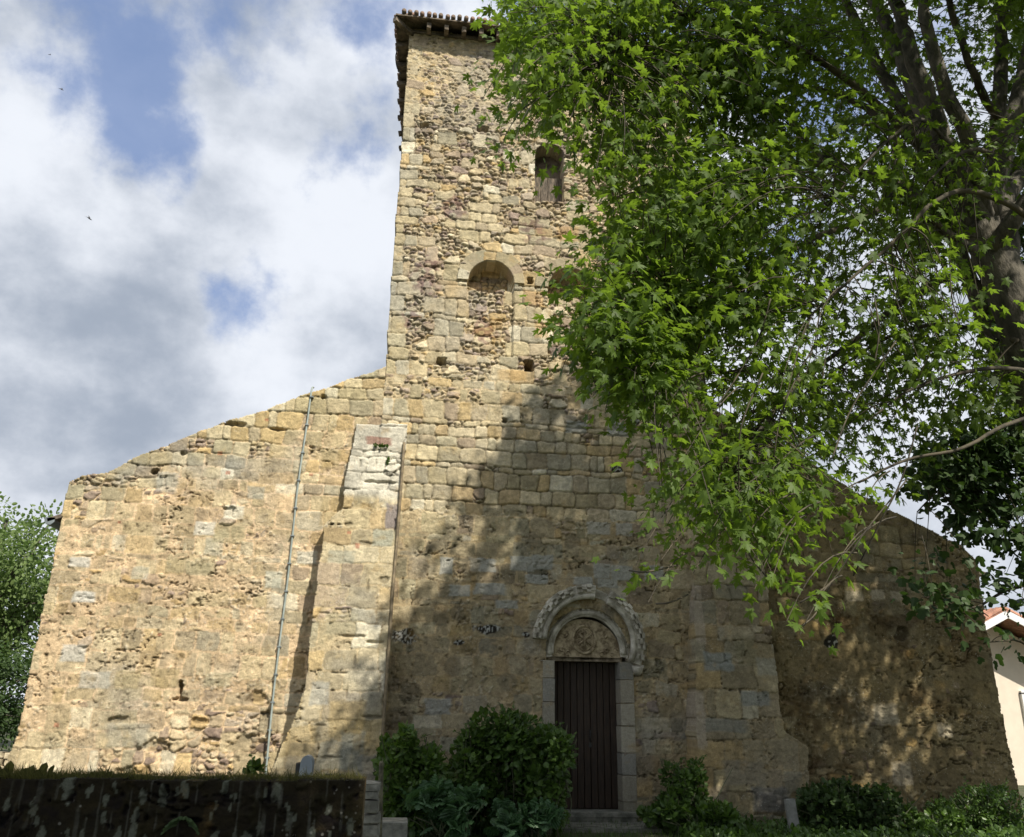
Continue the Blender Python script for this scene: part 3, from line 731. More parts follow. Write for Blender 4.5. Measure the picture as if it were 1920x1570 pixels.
M['vous'] = simple('voussoir_stone', (.44, .37, .25), .95, .45, 7, .8, c2=(.30, .25, .16))
for n_ in N:
    ring('niche_arch', n_['cx'], n_['zs'], n_['r']-.01, n_['r']+.24, -.035, .40, math.pi, 0, 9, M['stone'], gap=.008, jit=.02)

# ---- doorway
dcx = (DX0+DX1)/2; dw = DX1-DX0
door = empty('door', (dcx, .3, DZ0)); ch(door)
b = MB(); n = 10; w = dw/n
lf = MB()
for k in range(n): lf.box((DX0+w*(k+.5)-dcx, .0+.004*(k % 3), (DZ1-DZ0)/2-.0), (w/2-.004, .03, (DZ1-DZ0)/2), bev=.25)
o = lf.build('door_leaf', M['wood'], door)
hd = MB(); hd.tube([(0.10, -.05, 1.05), (.10, -.075, 1.10), (.10, -.075, 1.18), (.10, -.05, 1.22)], .011, 8); hd.box((.10, -.035, .98), (.022, .006, .04)); o = hd.build('handle', M['dark'], door)
# jambs: stacked dressed blocks lining the opening
for sgn, xj in ((-1, DX0), (1, DX1)):
    j = MB(); z = 0.0
    hs = [.33, .40, .34, .42, .36, .38, .34]
    while z < DZ1-.02:
        h = min(hs.pop(0), DZ1-z) if hs else DZ1-z
        j.tone = np.array([(.33, .30, .24), (.30, .28, .22), (.38, .35, .28), (.36, .30, .20), (.28, .27, .235)][rng.integers(5)])*rng.uniform(.85, 1.15)
        wdt = .10+.0*rng.random() if sgn < 0 else .12
        j.box((xj+sgn*(wdt-.012), .10+rng.uniform(-.006, .006), z+h/2), (wdt, .17, h/2-.006), jit=.004, bev=.06); z += h
    ch(j.build('door_jamb', M['stone'], None))
# tympanum with carved roundel
tcx, tz = xz(1097, 1240); tz = DZ1+.02
tr = .66
ty = MB(); K = 40
V = [(tcx-tr, .06, tz-.02), (tcx+tr, .06, tz-.02), (tcx+tr, .06, tz+.02)]+[(tcx+tr*math.cos(t), .06, tz+.04+tr*.98*math.sin(t)) for t in np.linspace(0, math.pi, K)]
n = len(V); V2 = V+[(x, .26, z) for (x, y, z) in V]
ty.raw(V2, [list(range(n))]+[[i, i+n, (i+1) % n+n, (i+1) % n] for i in range(n)])
tymp = ch(ty.build('tympanum', M['tymp'], None))
rd = MB(); rcx, rcz = xz(1097, 1199); 
ang = np.linspace(0, 2*math.pi, 33)
rd.tube([(rcx+.20*math.cos(a), .05, rcz+.23*math.sin(a)) for a in ang], .022, 8, cap=False)
rd.tube([(rcx+.155*math.cos(a), .055, rcz+.18*math.sin(a)) for a in ang], .010, 6, cap=False)
for a in (90, 35, 145): 
    c, s_ = math.cos(R(a)), math.sin(R(a)); rd.tube([(rcx-.15*c, .05, rcz-.17*s_), (rcx, .035, rcz), (rcx+.15*c, .05, rcz+.17*s_)], .017, 6)
rd.tube([(rcx+.015+.04*math.cos(a), .045, rcz+.10+.035*math.sin(a)) for a in np.linspace(-1.6, 1.6, 8)], .012, 6)
for a in np.linspace(0, 2*math.pi, 9)[:-1]: rd.tube([(rcx+.10*math.cos(a+.4), .055, rcz+.115*math.sin(a+.4)), (rcx+.115*math.cos(a+.4), .035, rcz+.13*math.sin(a+.4))], [.02, .008], 6)
o = rd.build('roundel', M['tymp'], None, smooth=True); o.parent = tymp
# scrollwork either side
sc_ = MB()
for sg in (-1, 1):
    for k in range(4):
        c0 = np.array([rcx+sg*(.30+.09*k), .052, tz+.10+.06*(k % 2)+.0*k]); rr = .055-.006*k
        sc_.tube([c0+np.array([rr*math.cos(a)*(1-a/9), 0, rr*math.sin(a)*(1-a/9)]) for a in np.linspace(0, 5.5, 14)], .012, 5)
for k in range(3): sc_.tube([(rcx-.35+k*.35, .055, tz+.36-.0*k), (rcx-.30+k*.35, .04, tz+.42)], .015, 5)
sc_.box((tcx, .045, tz+.01), (tr-.02, .02, .035))
o = sc_.build('scrollwork', M['tymp'], None, smooth=True); o.parent = tymp
# inner archivolt
acx, acz = xz(1100, 1222)
A0 = (acx, acz)
ring('archivolt', acx, acz, .60, .74, .0, .25, R(188), R(-6), 9, M['carved'])
iv = MB()
for (rr, rd_) in ((.645, .045), (.60, .022)):
    iv.tube([(acx+rr*math.cos(a), -.01, acz+rr*math.sin(a)) for a in np.linspace(R(185), R(-3), 40)], rd_, 8)
ch(iv.build('roll_moulding', M['carved'], None, smooth=True))
def billets(cx, cz, rows, a_start, a_end, n, y, depth, breaks, name):
    """checker rows of small square blocks round the arch"""
    b = MB()
    for ri_, (r0, r1) in enumerate(rows):
        for k in range(n):
            if (k+ri_) % 2: continue
            t0 = a_start+(a_end-a_start)*k/n; t1 = a_start+(a_end-a_start)*(k+1)/n; tm = (t0+t1)/2
            if any(lo < tm < hi for lo, hi in breaks): continue
            if rng.random() < .06: continue
            V = []; j = rng.uniform(-.006, .006, (8, 3)); yy = y+.012*ri_
            for yv in (yy-depth*(1 if rng.random() > .12 else .4), yy+.02):
                for (rr, tt) in ((r0, t0), (r1, t0), (r1, t1), (r0, t1)): V.append((cx+rr*math.cos(tt), yv, cz+rr*math.sin(tt)))
            V = np.array(V)+j
            Fs = [[0, 1, 2, 3], [7, 6, 5, 4], [0, 4, 5, 1], [1, 5, 6, 2], [2, 6, 7, 3], [3, 7, 4, 0]]
            b.raw(V, Fs)
    return b.build(name, M['carved'], None)
inner = billets(acx, acz, [(.69, .725), (.725, .76), (.76, .80)], R(120), R(-12), 34, .01, .035, [], 'billet_course'); ch(inner)
# outer hood mould, broken near its crown
hx, hz = xz(1101, 1206)
ring('hood_core', hx, hz, .77, .93, -.05, .10, R(84), R(62), 2, M['carved'])
ho = [(R(177), R(82)), (R(65), R(-22))]
for (a0_, a1_) in ho:
    ring('hood_mould', hx, hz, .77, .97, -.16, .10, a0_, a1_, 5 if a0_ > 2 else 4, M['carved'], gap=.006)
    hb_ = MB(); hb_.tube([(hx+.775*math.cos(a), -.15, hz+.775*math.sin(a)) for a in np.linspace(a0_, a1_, 26)], .05, 8); ch(hb_.build('roll_moulding', M['carved'], None, smooth=True))
    nb = int(abs(a0_-a1_)/.092)
    o = billets(hx, hz, [(.845, .885), (.885, .925), (.925, .975)], a0_, a1_, nb, -.155, .085, [], 'billet_course'); ch(o)
cs_ = MB(); cs_.tube([(hx+.86, -.02, hz-.50), (hx+.86, -.06, hz-.44), (hx+.855, -.09, hz-.36)], [.06, .085, .11], 8); ch(cs_.build('corbel', M['carved'], None, smooth=True))
ring('door_arch', acx, acz, .76, .88, -.03, .12, R(196), R(150), 3, M['carved'])
# threshold
t_ = MB(); t_.box((dcx+.03, .02, DZ0-.04), (dw/2+.16, .26, .035)); t_.box((dcx+.03, -.02, DZ0-.13), (dw/2+.14, .20, .055)); ch(t_.build('threshold', M['concrete'], None))
t_ = MB(); q = W(1130, 1550, -.75); t_.box((dcx-.10, -.50, q[2]/2-.02), (1.0, .52, q[2]/2+.02), bev=.04); o = t_.build('doorstep', M['concrete']); tag(o, 'wide grey concrete step on the ground below the plank door', 'step')
# cable on left wing, pipe by the left buttress
cb = MB()
cpts = [W(588, 727, .1), W(584, 733, -.03), W(575, 800, -.05), W(560, 900, -.05), W(549, 1000, -.05), W(538, 1100, -.05), W(525, 1200, -.06), W(513, 1300, -.06), W(503, 1400, -.07), W(497, 1470, -.07)]
cb.tube(spline(cpts, 4), .017, 6)
cbo = ch(cb.build('lightning_cable', M['cable'], None, smooth=True))
for k in range(14):
    yy = 745+k*52; xx = np.interp(yy, [727, 800, 900, 1000, 1100, 1200, 1300, 1400, 1470], [588, 575, 560, 549, 538, 525, 513, 503, 497])
    c = W(xx, yy, -.05); q = MB(); q.box(c, (.032, .03, .012)); o = q.build('cable_clip', M['metal'], None); o.parent = cbo
cb = MB(); ZBT = ZBL; YBv = YB
def facey(z): return -.06-YBv*float(sm(np.array((ZBT-z)/ZBT), -.05, .9))
def onface(px, py, off):
    q = bxz(px, py); y = facey(q[1])-off; return W(px, py, y)
cb.tube(spline([onface(x_, y_, .05) for x_, y_ in [(758, 830), (746, 990), (737, 1100), (730, 1200), (723, 1300), (716, 1400), (709, 1500)]], 5), .026, 8)
ch(cb.build('conduit', M['pipe'], None, smooth=True))

# ------------------------------------------------------------------ ground
gm = MB(); gm.raw([(-900, -900, 0), (900, -900, 0), (900, 1500, 0), (-900, 1500, 0)], [[0, 1, 2, 3]])
o = gm.build('ground', M['soil']); tag(o, kind='structure')
print('setting done')
# ------------------------------------------------------------------ leaves
def lobed():   # five-lobed maple leaf, base at the origin, tip along +y
    o = [(0, 0), (.08, .06), (.32, -.06), (.24, .10), (.40, .12), (.14, .22), (.38, .38), (.55, .68), (.34, .58), (.30, .68), (.11, .46), (.20, .72), (.12, .78), (0, 1.08)]
    full = o+[(-x, y) for (x, y) in o[-2:0:-1]]
    c = (0, .32); V = np.array([c]+full); n = len(full)
    return np.column_stack([V[:, 0], V[:, 1], -.22*np.abs(V[:, 0])-.15*(V[:, 1]-.3)**2]), np.array([[0, 1+(i+1) % n, 1+i] for i in range(n)])
def star3():   # simple three-lobed dark leaf
    o = [(0, 0), (.30, .02), (.48, .35), (.25, .45), (.26, .80), (0, .92)]
    full = o+[(-x, y) for (x, y) in o[-2:0:-1]]; V = np.array([(0, .4)]+full); n = len(full)
    return np.column_stack([V[:, 0], V[:, 1], -.2*np.abs(V[:, 0])]), np.array([[0, 1+(i+1) % n, 1+i] for i in range(n)])
def ovate():
    o = [(0, 0), (.24, .12), (.36, .36), (.32, .62), (.16, .86), (0, 1.0)]
    full = o+[(-x, y) for (x, y) in o[-2:0:-1]]; V = np.array([(0, .45)]+full); n = len(full)
    return np.column_stack([V[:, 0], V[:, 1], -.22*np.abs(V[:, 0])+.03*np.sin(V[:, 1]*9)]), np.array([[0, 1+(i+1) % n, 1+i] for i in range(n)])
def oval():
    o = [(0, 0), (.3, .3), (.26, .75), (0, 1.0), (-.26, .75), (-.3, .3)]; V = np.array(o)
    return np.column_stack([V[:, 0], V[:, 1], -.25*np.abs(V[:, 0])]), np.array([[0, 1, 2], [0, 2, 3], [0, 3, 4], [0, 4, 5]])
def pinnate():  # acanthus: long leaf with deep toothed lobes
    r = [(0.0, 0.0)]
    for k in range(6):
        y = .10+k*.14; w = [.16, .26, .34, .34, .26, .16][k]
        r += [(.05+w*.72, y), (w*1.2, y+.03), (w*1.25, y+.08), (w*1.05, y+.12)]
    r += [(0, 1.0)]
    V = [(0, y) for (x, y) in r]; n = len(r)
    P = np.array(V+r+[(-x, y) for (x, y) in r]); f = []
    for i in range(n-1):
        f += [[i, i+1, n+i+1], [i, n+i+1, n+i], [i, 2*n+i, 2*n+i+1], [i, 2*n+i+1, i+1]]
    z = .10*np.sin(P[:, 1]*2.8)-.25*P[:, 0]**2*3+.02*np.sin(P[:, 1]*40)
    return np.column_stack([P, z]), np.array(f)
def blade():
    V = np.array([(-.03, 0, 0), (.03, 0, 0), (.02, .6, .08), (-.02, .6, .08), (0, 1, .25)]); return V, np.array([[0, 1, 2], [0, 2, 3], [3, 2, 4]])
TPL = dict(lobed=lobed(), star3=star3(), ovate=ovate(), oval=oval(), pinnate=pinnate(), blade=blade())
def leaves(name, tpl, pos, tip, nrm, size, mt, parent=None, cval=None):
    """one mesh of many leaves: pos base points, tip direction, face normal"""
    LV, LF = TPL[tpl]; n = len(pos)
    pos = np.asarray(pos, np.float32); tip = np.asarray(tip, np.float32); nrm = np.asarray(nrm, np.float32)
    tip = tip/(np.linalg.norm(tip, axis=1)[:, None]+1e-9)
    b = np.cross(tip, nrm); b /= np.linalg.norm(b, axis=1)[:, None]+1e-9
    nn = np.cross(b, tip)
    s = np.broadcast_to(np.asarray(size, np.float32), (n,))[:, None, None]
    LVf = LV.astype(np.float32)
    V = pos[:, None, :]+s*(LVf[None, :, 0:1]*b[:, None, :]+LVf[None, :, 1:2]*tip[:, None, :]+LVf[None, :, 2:3]*nn[:, None, :])
    k = len(LV); Fc = (LF[None]+(np.arange(n)*k)[:, None, None]).reshape(-1, 3)
    cv = rng.random(n) if cval is None else cval
    me = npmesh(name, V.reshape(-1, 3), Fc, False, np.repeat(cv, k).astype(np.float32))
    return link(name, me, mt, parent)
def unit(n): v = rng.normal(size=(n, 3)); return v/np.linalg.norm(v, axis=1)[:, None]

class Fol:
    def __init__(s): s.p = []; s.t = []; s.n = []; s.s = []; s.c = []
    def add(s, p, t, n, sz, c): s.p.append(p); s.t.append(t); s.n.append(n); s.s.append(sz); s.c.append(c)
    def build(s, name, tpl, mt, parent=None):
        return leaves(name, tpl, np.concatenate(s.p), np.concatenate(s.t), np.concatenate(s.n), np.concatenate(s.s), mt, parent, np.clip(np.concatenate(s.c), 0, 1))

def spray(fol, tw, start, end, r0, nl, size, sag=.18, rad=.16, cbase=.5):
    """a drooping twig from start to end carrying leaves on its outer part"""
    start = np.array(start); end = np.array(end); L = np.linalg.norm(end-start)
    mid = (start+end)/2+np.array([0, 0, sag*L])+rng.normal(size=3)*.05*L
    ts = np.linspace(0, 1, 7)[:, None]
    P = (1-ts)**2*start+2*ts*(1-ts)*mid+ts**2*end
    if tw is not None: tw.tube(P, np.linspace(r0, .003, 7), 4, cap=False)
    # side shoots at the end
    u = 1-rng.random(nl)**1.6*.55
    base = ((1-u)**2)[:, None]*start+(2*u*(1-u))[:, None]*mid+(u**2)[:, None]*end
    off = rng.normal(size=(nl, 3))*rad*np.array([1, 1, .8])
    pos = base+off
    tip = off/rad*.5+np.array([0, 0, -.75])+rng.normal(size=(nl, 3))*.45
    nr = np.array([0, 0, 1.])+.55*S+rng.normal(size=(nl, 3))*.55
    fol.add(pos, tip, nr, size*rng.uniform(.45, 1.35, nl), np.clip(cbase+rng.normal(size=nl)*.22, 0, 1))

# ---- the big maple whose boughs hang over the right of the view
tree = empty('maple_tree', tuple(W(2010, 1500, -7.4)*np.array([1, 1, 0])), label='big leafy maple at the right with many rising limbs and drooping bright green boughs', cat='tree')
toff = Vector(tree.location)
def tch(o, t=None):
    t = t or tree; o.parent = t; o.matrix_parent_inverse = Matrix.Translation(-Vector(t.location)); return o
TY = -7.4
tr_ = MB()
tb = W(2010, 1500, TY); tb[2] = -.1
trunk_pts = [tb, W(2040, 1200, TY), W(1995, 900, TY), W(1950, 720, TY), W(1912, 600, TY), W(1875, 505, TY), W(1838, 425, TY)]
tr_.tube(spline(trunk_pts, 6), np.interp(np.linspace(0, 1, 37), [0, .1, .5, 1], [.42, .30, .235, .20]), 14, rough=.05)
tch(tr_.build('trunk', M['bark'], None, smooth=True))
limb_samples = []
def limb(pts, r0, r1, name='branch', mtl='bark', k=8, owner=None, rgh=.05):
    P = spline([W(*p) for p in pts], 5); b = MB(); rad = np.linspace(r0, r1, len(P))
    P = P+rng.normal(size=P.shape)*min(.02, r1*.25)
    b.tube(P, rad, k, rough=rgh); limb_samples.append((P, rad))
    return tch(b.build(name, M['twig' if r0 < .07 else mtl], None, smooth=True), owner)
LIMBS = [
 ([(1838, 440, -7.4), (1795, 335, -7.3), (1745, 235, -7.2), (1690, 110, -7.0), (1640, 0, -6.8), (1590, -140, -6.5), (1560, -330, -6)], .125, .05),
 ([(1845, 430, -7.4), (1785, 300, -7.6), (1740, 190, -7.7), (1700, 70, -7.8), (1672, -30, -7.8), (1650, -250, -7.6)], .12, .05),
 ([(1850, 420, -7.4), (1815, 260, -7.9), (1765, 150, -8.1), (1735, 20, -8.2), (1720, -150, -8.2)], .09, .05),
 ([(1905, 600, -7.4), (1885, 420, -7.0), (1868, 300, -6.8), (1875, 120, -6.7), (1880, -40, -6.6), (1900, -400, -6.4)], .12, .06),
 ([(1885, 250, -6.8), (1850, 190, -7.2), (1815, 110, -7.4), (1778, 0, -7.5), (1760, -120, -7.5)], .055, .03),
 ([(1868, 480, -7.4), (1780, 420, -6.9), (1690, 350, -6.5), (1600, 320, -6.2), (1530, 285, -6.0), (1470, 205, -5.8), (1400, 175, -5.6)], .085, .03),
 ([(1800, 360, -7.4), (1750, 305, -7.5), (1680, 230, -7.6), (1590, 150, -7.8), (1500, 93, -8.0), (1420, 70, -8.1), (1340, 48, -8.3), (1265, 20, -8.4)], .06, .02),
 ([(1820, 420, -7.3), (1740, 340, -6.9), (1660, 235, -6.6), (1600, 190, -6.4), (1490, 162, -6.2), (1400, 200, -6.0)], .065, .022),
 ([(1440, 205, -7.8), (1380, 150, -7.9), (1290, 105, -8.1), (1180, 90, -8.3), (1080, 130, -8.5)], .028, .010),
 ([(1640, 330, -7.0), (1560, 312, -7.2), (1455, 306, -7.4), (1380, 330, -7.6), (1290, 390, -7.9)], .035, .010),
 ([(1940, 415, -8.8), (1880, 378, -8.9), (1810, 358, -9.0), (1750, 380, -9.1), (1690, 440, -9.1), (1600, 520, -9.1), (1520, 590, -9.1)], .030, .008),
 ([(1860, 290, -8.6), (1830, 280, -8.8), (1790, 295, -8.9), (1740, 340, -9.0)], .025, .008),
 ([(1780, 270, -8.2), (1730, 225, -8.7), (1680, 250, -8.9), (1600, 330, -9.0), (1540, 400, -9)], .022, .006),
 ([(1830, 470, -7.6), (1780, 440, -8.0), (1730, 400, -8.2)], .05, .03),
 ([(1905, 640, -7.5), (1840, 620, -6.8), (1740, 610, -6.4), (1650, 640, -6.1), (1560, 700, -6.0), (1480, 760, -6)], .036, .010),
 ([(1905, 580, -7.3), (1800, 520, -7.0), (1700, 560, -6.8), (1600, 640, -6.6), (1500, 710, -6.5), (1390, 790, -6.5), (1300, 860, -6.6)], .05, .010),
 ([(1960, 700, -7.6), (1870, 690, -8.0), (1780, 705, -8.1), (1700, 735, -8.2), (1640, 780, -8.2)], .024, .008),
 ([(1970, 770, -7.6), (1880, 800, -8.0), (1800, 842, -8.2), (1700, 862, -8.3), (1610, 905, -8.4)], .022, .008),
 ([(1500, 700, -8.3), (1420, 690, -8.5), (1350, 700, -8.6), (1270, 690, -8.7), (1180, 730, -8.8)], .022, .008),
 ([(1300, 560, -8.2), (1250, 640, -8.4), (1200, 690, -8.5), (1120, 735, -8.6)], .018, .007),
 ([(1700, 330, -7.0), (1640, 400, -7.2), (1520, 450, -7.6), (1400, 520, -8.0), (1310, 560, -8.2), (1200, 600, -8.4)], .04, .010),
 ([(1500, 710, -8.2), (1430, 800, -8.6), (1380, 880, -8.8), (1330, 930, -8.9)], .02, .007),
 ([(1840, 440, -7.2), (1900, 250, -5.6), (1960, 50, -4.6), (2000, -200, -4.0)], .10, .04),
 ([(1860, 470, -7.5), (2050, 200, -8.4), (2200, -100, -8.8), (2300, -500, -8.8)], .10, .04),
]
for (pts, r0, r1) in LIMBS: limb(pts, r0, r1)
# high limbs far above the frame
for (x, y, z) in [(5.2, -6, 13), (7.5, -8.5, 14.5), (9.5, -6, 13), (7.5, -4.0, 14), (11.5, -7.5, 11.5)]:
    p0 = W(1850, 420, TY); P = spline([p0, p0*.45+np.array([x, y, z])*.55+np.array([.3, .2, -.8]), np.array([x, y, z])], 8)
    b = MB(); rd2 = np.linspace(.12, .03, len(P)); b.tube(P, rd2, 8, rough=.05); limb_samples.append((P, rd2)); tch(b.build('branch', M['bark'], None, smooth=True))
LS = np.concatenate([p for p, r in limb_samples]); LR = np.concatenate([r for p, r in limb_samples])
def from_limb(e, k=6):
    v = LS-e; d = np.linalg.norm(v, axis=1)-.55*np.clip(v[:, 2], -1, 1.2)
    j = np.argsort(d)[:k]; i = rng.choice(j); return LS[i], LR[i]
fol = Fol(); tw = MB()
# crown outline seen from the church side: regions (polygon in the photo, depth range, sprays, leaves, size, leaf tone: lit boughs painted lighter, shaded ones darker)
SHP = [(1010, 725), (1120, 700), (1340, 690), (1400, 760), (1920, 1000), (1960, 1560), (640, 1560), (650, 1380), (700, 1290), (735, 1160), (800, 1060), (850, 960), (905, 900), (960, 800)]  # shadow outline on the church front that the foliage is fitted to
LIT = [xz(*p) for p in [(880, 960), (960, 1010), (820, 1090), (1035, 930), (1130, 960), (900, 1130), (1240, 1000), (860, 1240), (1265, 1180), (1400, 1180), (1700, 1380), (1620, 1300), (1600, 1220), (1615, 1160), (1655, 1260), (1640, 1330), (1600, 1380), (1650, 1420), (1550, 1400), (1690, 1290), (1785, 1400), (1750, 1300), (1590, 1450), (1500, 1300), (1520, 1140), (850, 1010), (905, 1070), (880, 1030), (770, 1150), (1010, 1000), (1060, 780), (1100, 850), (1015, 1330), (1080, 1400), (1660, 1480), (1330, 1290), (1110, 1080)]]
LITR = [1.25*v for v in [.14, .16, .15, .13, .15, .14, .14, .12, .12, .14, .3, .3, .35, .3, .4, .35, .35, .3, .3, .28, .25, .3, .3, .12, .3, .18, .18, .15, .25, .2, .2, .16, .1, .1, .3, .12, .12]]
def shadow_ok(P):
    Q = P+S*(P[1]/-S[1])*-1.0   # where this point's shadow meets the church front
    Q = P-S*((P[1])/S[1])
    if Q[2] < .3: return True
    pj = PJ(Q)
    if not inpoly(np.array([pj[0]]), np.array([pj[1]]), np.array(SHP))[0]: return False
    return not any((Q[0]-c[0])**2+((Q[2]-c[1])*.7)**2 < r*r for c, r in zip(LIT, LITR))
CROWN = [
 ([(935, -60), (935, 60), (935, 130), (965, 150), (930, 210), (945, 270), (1010, 290), (1060, 330), (1135, 400), (1300, 420), (1500, 330), (1500, -60)], -9.3, -6.4, 560, 24, .088, .8),
 ([(1140, 390), (1095, 440), (1090, 490), (1060, 530), (1066, 580), (1084, 650), (1150, 690), (1240, 730), (1330, 660), (1480, 560), (1480, 330), (1300, 330)], -9.4, -6.6, 360, 24, .088, .6),
 ([(1430, -60), (1450, 600), (1940, 560), (1940, -60)], -6.9, -3.2, 420, 19, .105, .55),
 ([(1430, -60), (1450, 600), (1900, 560), (1960, 300), (1960, -60)], -9.2, -7.6, 150, 15, .085, .75),
 ([(1330, 560), (1300, 700), (1360, 800), (1560, 870), (1700, 840), (1940, 800), (1940, 520)], -7.8, -4.2, 210, 17, .10, .35),
 ([(1330, 560), (1300, 700), (1360, 800), (1560, 820), (1800, 740), (1900, 520)], -9.3, -8.4, 70, 14, .085, .9),
 ([(1235, 790), (1225, 900), (1240, 1000), (1320, 1050), (1450, 1080), (1470, 960), (1400, 860), (1330, 740)], -9.6, -8.0, 78, 16, .085, .8),
 ([(1085, 500), (1090, 600), (1115, 660), (1190, 680), (1190, 430), (1125, 440)], -9.5, -8.6, 50, 17, .085, .7),
 ([(1400, 840), (1420, 1000), (1520, 1060), (1600, 960), (1560, 840)], -9.5, -8.2, 26, 14, .085, .7),
 ([(1120, 690), (1160, 740), (1220, 760), (1330, 750), (1330, 680), (1180, 660)], -9.4, -8.4, 45, 17, .085, .8),
 ([(1330, 800), (1400, 900), (1480, 1060), (1560, 1080), (1620, 950), (1500, 830)], -9.4, -7.0, 26, 13, .085, .6),
 ([(1450, 800), (1560, 960), (1700, 960), (1760, 830)], -8.0, -5.5, 26, 13, .095, .3),
]
def rnd_in(poly):
    P = np.array(poly); lo = P.min(0); hi = P.max(0)
    while True:
        q = lo+rng.random(2)*(hi-lo)
        if inpoly(np.array([q[0]]), np.array([q[1]]), P)[0]: return q
for (poly, y0, y1, ns, nl, sz, cb_) in CROWN:
    # clumps: sprays gather round seeds so the crown has dense tufts and gaps
    seeds = [(rnd_in(poly), rng.uniform(y0, y1)) for _ in range(max(6, ns//7))]
    for k in range(ns):
        sp_, yy = seeds[rng.integers(len(seeds))]
        for _ in range(8):
            q = sp_+rng.normal(size=2)*46
            if inpoly(np.array([q[0]]), np.array([q[1]]), np.array(poly))[0]: break
        else: q = rnd_in(poly)
        for _ in range(10):
            yd = np.clip(yy+rng.normal()*.35, y0-.3, y1+.3)
            if shadow_ok(W(q[0], q[1], yd)): break
            yy = rng.uniform(y0, y1)
        else: yd = -9.4
        e = W(q[0], q[1], yd); s0, r0 = from_limb(e)
        L = np.linalg.norm(e-s0)
        if L > 1.7: 
            s0 = e+(s0-e)/L*1.4
        spray(fol, tw, s0, e, min(.007, r0*.7), nl, sz, sag=.22, cbase=cb_)
# hanging tips traced by eye: isolated sprigs against the wall
for (px, py, yy, n_, cb_) in [(905, 185, -9.0, 14, .5), (935, 285, -9.0, 12, .6), (1055, 690, -9.2, 10, .5), (1135, 770, -9.3, 14, .8), (1190, 1065, -9.6, 9, .7), (1215, 1130, -9.6, 4, .6), (1090, 30, -9, 10, .6),
        (1240, 1050, -9.6, 9, .7), (1450, 1080, -9.6, 14, .8), (1415, 1105, -9.6, 8, .8), (1500, 1190, -9.7, 16, .85), (1475, 1165, -9.7, 8, .9), (1560, 1070, -9.3, 10, .6), (1300, 1075, -9.6, 10, .75), (1380, 1040, -9.6, 12, .8), (1540, 1110, -9.4, 6, .7), (960, 140, -9, 14, .6), (1330, 1000, -9.6, 14, .75), (1250, 960, -9.6, 14, .75), (1390, 960, -9.6, 16, .8), (1600, 1010, -9, 8, .5), (1280, 860, -9.5, 16, .75), (1235, 800, -9.5, 14, .7)]:
    e = W(px, py, yy); s0 = W(px+rng.uniform(60, 150), py-rng.uniform(90, 170), yy+.4)
    spray(fol, tw, s0, e, .007, int(n_*1.3), .085, sag=.2, rad=.10, cbase=cb_)
# long bare hanging shoots
for pts in [[(1430, 700), (1390, 800), (1385, 900), (1388, 980)], [(1590, 540), (1555, 640), (1540, 720)], [(1390, 980), (1405, 1040), (1440, 1085)], [(1700, 900), (1620, 1000), (1560, 1090), (1500, 1130)], [(1560, 1090), (1530, 1150), (1495, 1180)], [(1720, 800), (1690, 900), (1650, 980), (1600, 1080)],
            [(1640, 560), (1648, 620), (1640, 680)], [(1780, 480), (1785, 560), (1800, 610)], [(1270, 1060), (1215, 1072), (1180, 1070)], [(1290, 1115), (1255, 1130), (1230, 1132)], [(1445, 560), (1420, 640), (1360, 740), (1310, 800)], [(1530, 640), (1470, 760), (1450, 860)], [(1680, 640), (1600, 760), (1560, 860)]]:
    tw.tube(spline([W(x, y, -9.3+rng.uniform(-.2, .2)) for (x, y) in pts], 5), .006, 4)
tch(tw.build('twigs', M['twig'], None, smooth=True))
# unseen rest of the crown, laid out along sun rays to shape the front's shadow
nsh = 0; tries = 0; hi = []
while nsh < 2300 and tries < 60000:
    tries += 1
    q = rnd_in(SHP); wv = W(q[0], q[1], 0.0)
    if wv[2] < 0: continue
    if any((wv[0]-c[0])**2+((wv[2]-c[1])*.7)**2 < r*r*1.9 for c, r in zip(LIT, LITR)): continue
    d = rng.uniform(3.2, 10.5); P = wv+S*(d/-S[1])
    ctr = np.array([8.0, -7.0, 10.5])
    if (((P-ctr)/np.array([8.5, 5.0, 8.6]))**2).sum() > 1.0: continue
    pj = PJ(P) if (P-CO)@fw > .5 else (9999, 9999)
    if -40 < pj[0] < 1960 and -90 < pj[1] < 1570: continue
    hi.append(P); nsh += 1
k = 0
while k < 1100:   # unseen boughs added towards the sun to darken the visible crown's right side
    q = (rng.uniform(1180, 1940), rng.uniform(-60, 620)); P = W(q[0], q[1], rng.uniform(-8.8, -4))+S*rng.uniform(2.2, 6.5)
    pj = PJ(P) if (P-CO)@fw > .5 else (9999, 9999)
    if -40 < pj[0] < 1960 and -90 < pj[1] < 1570: k += .2; continue
    k += 1
    if shadow_ok(P): hi.append(P)
print('high sprays', nsh, tries, len(hi))
for e in hi:
    s0, r0 = from_limb(e, 3); L = np.linalg.norm(e-s0); s0 = e+(s0-e)/max(L, .01)*min(L, .8)
    spray(fol, None, s0, e, .01, 12, .15, rad=.20, cbase=.5)
tch(fol.build('crown', 'lobed', M['maple'], None))

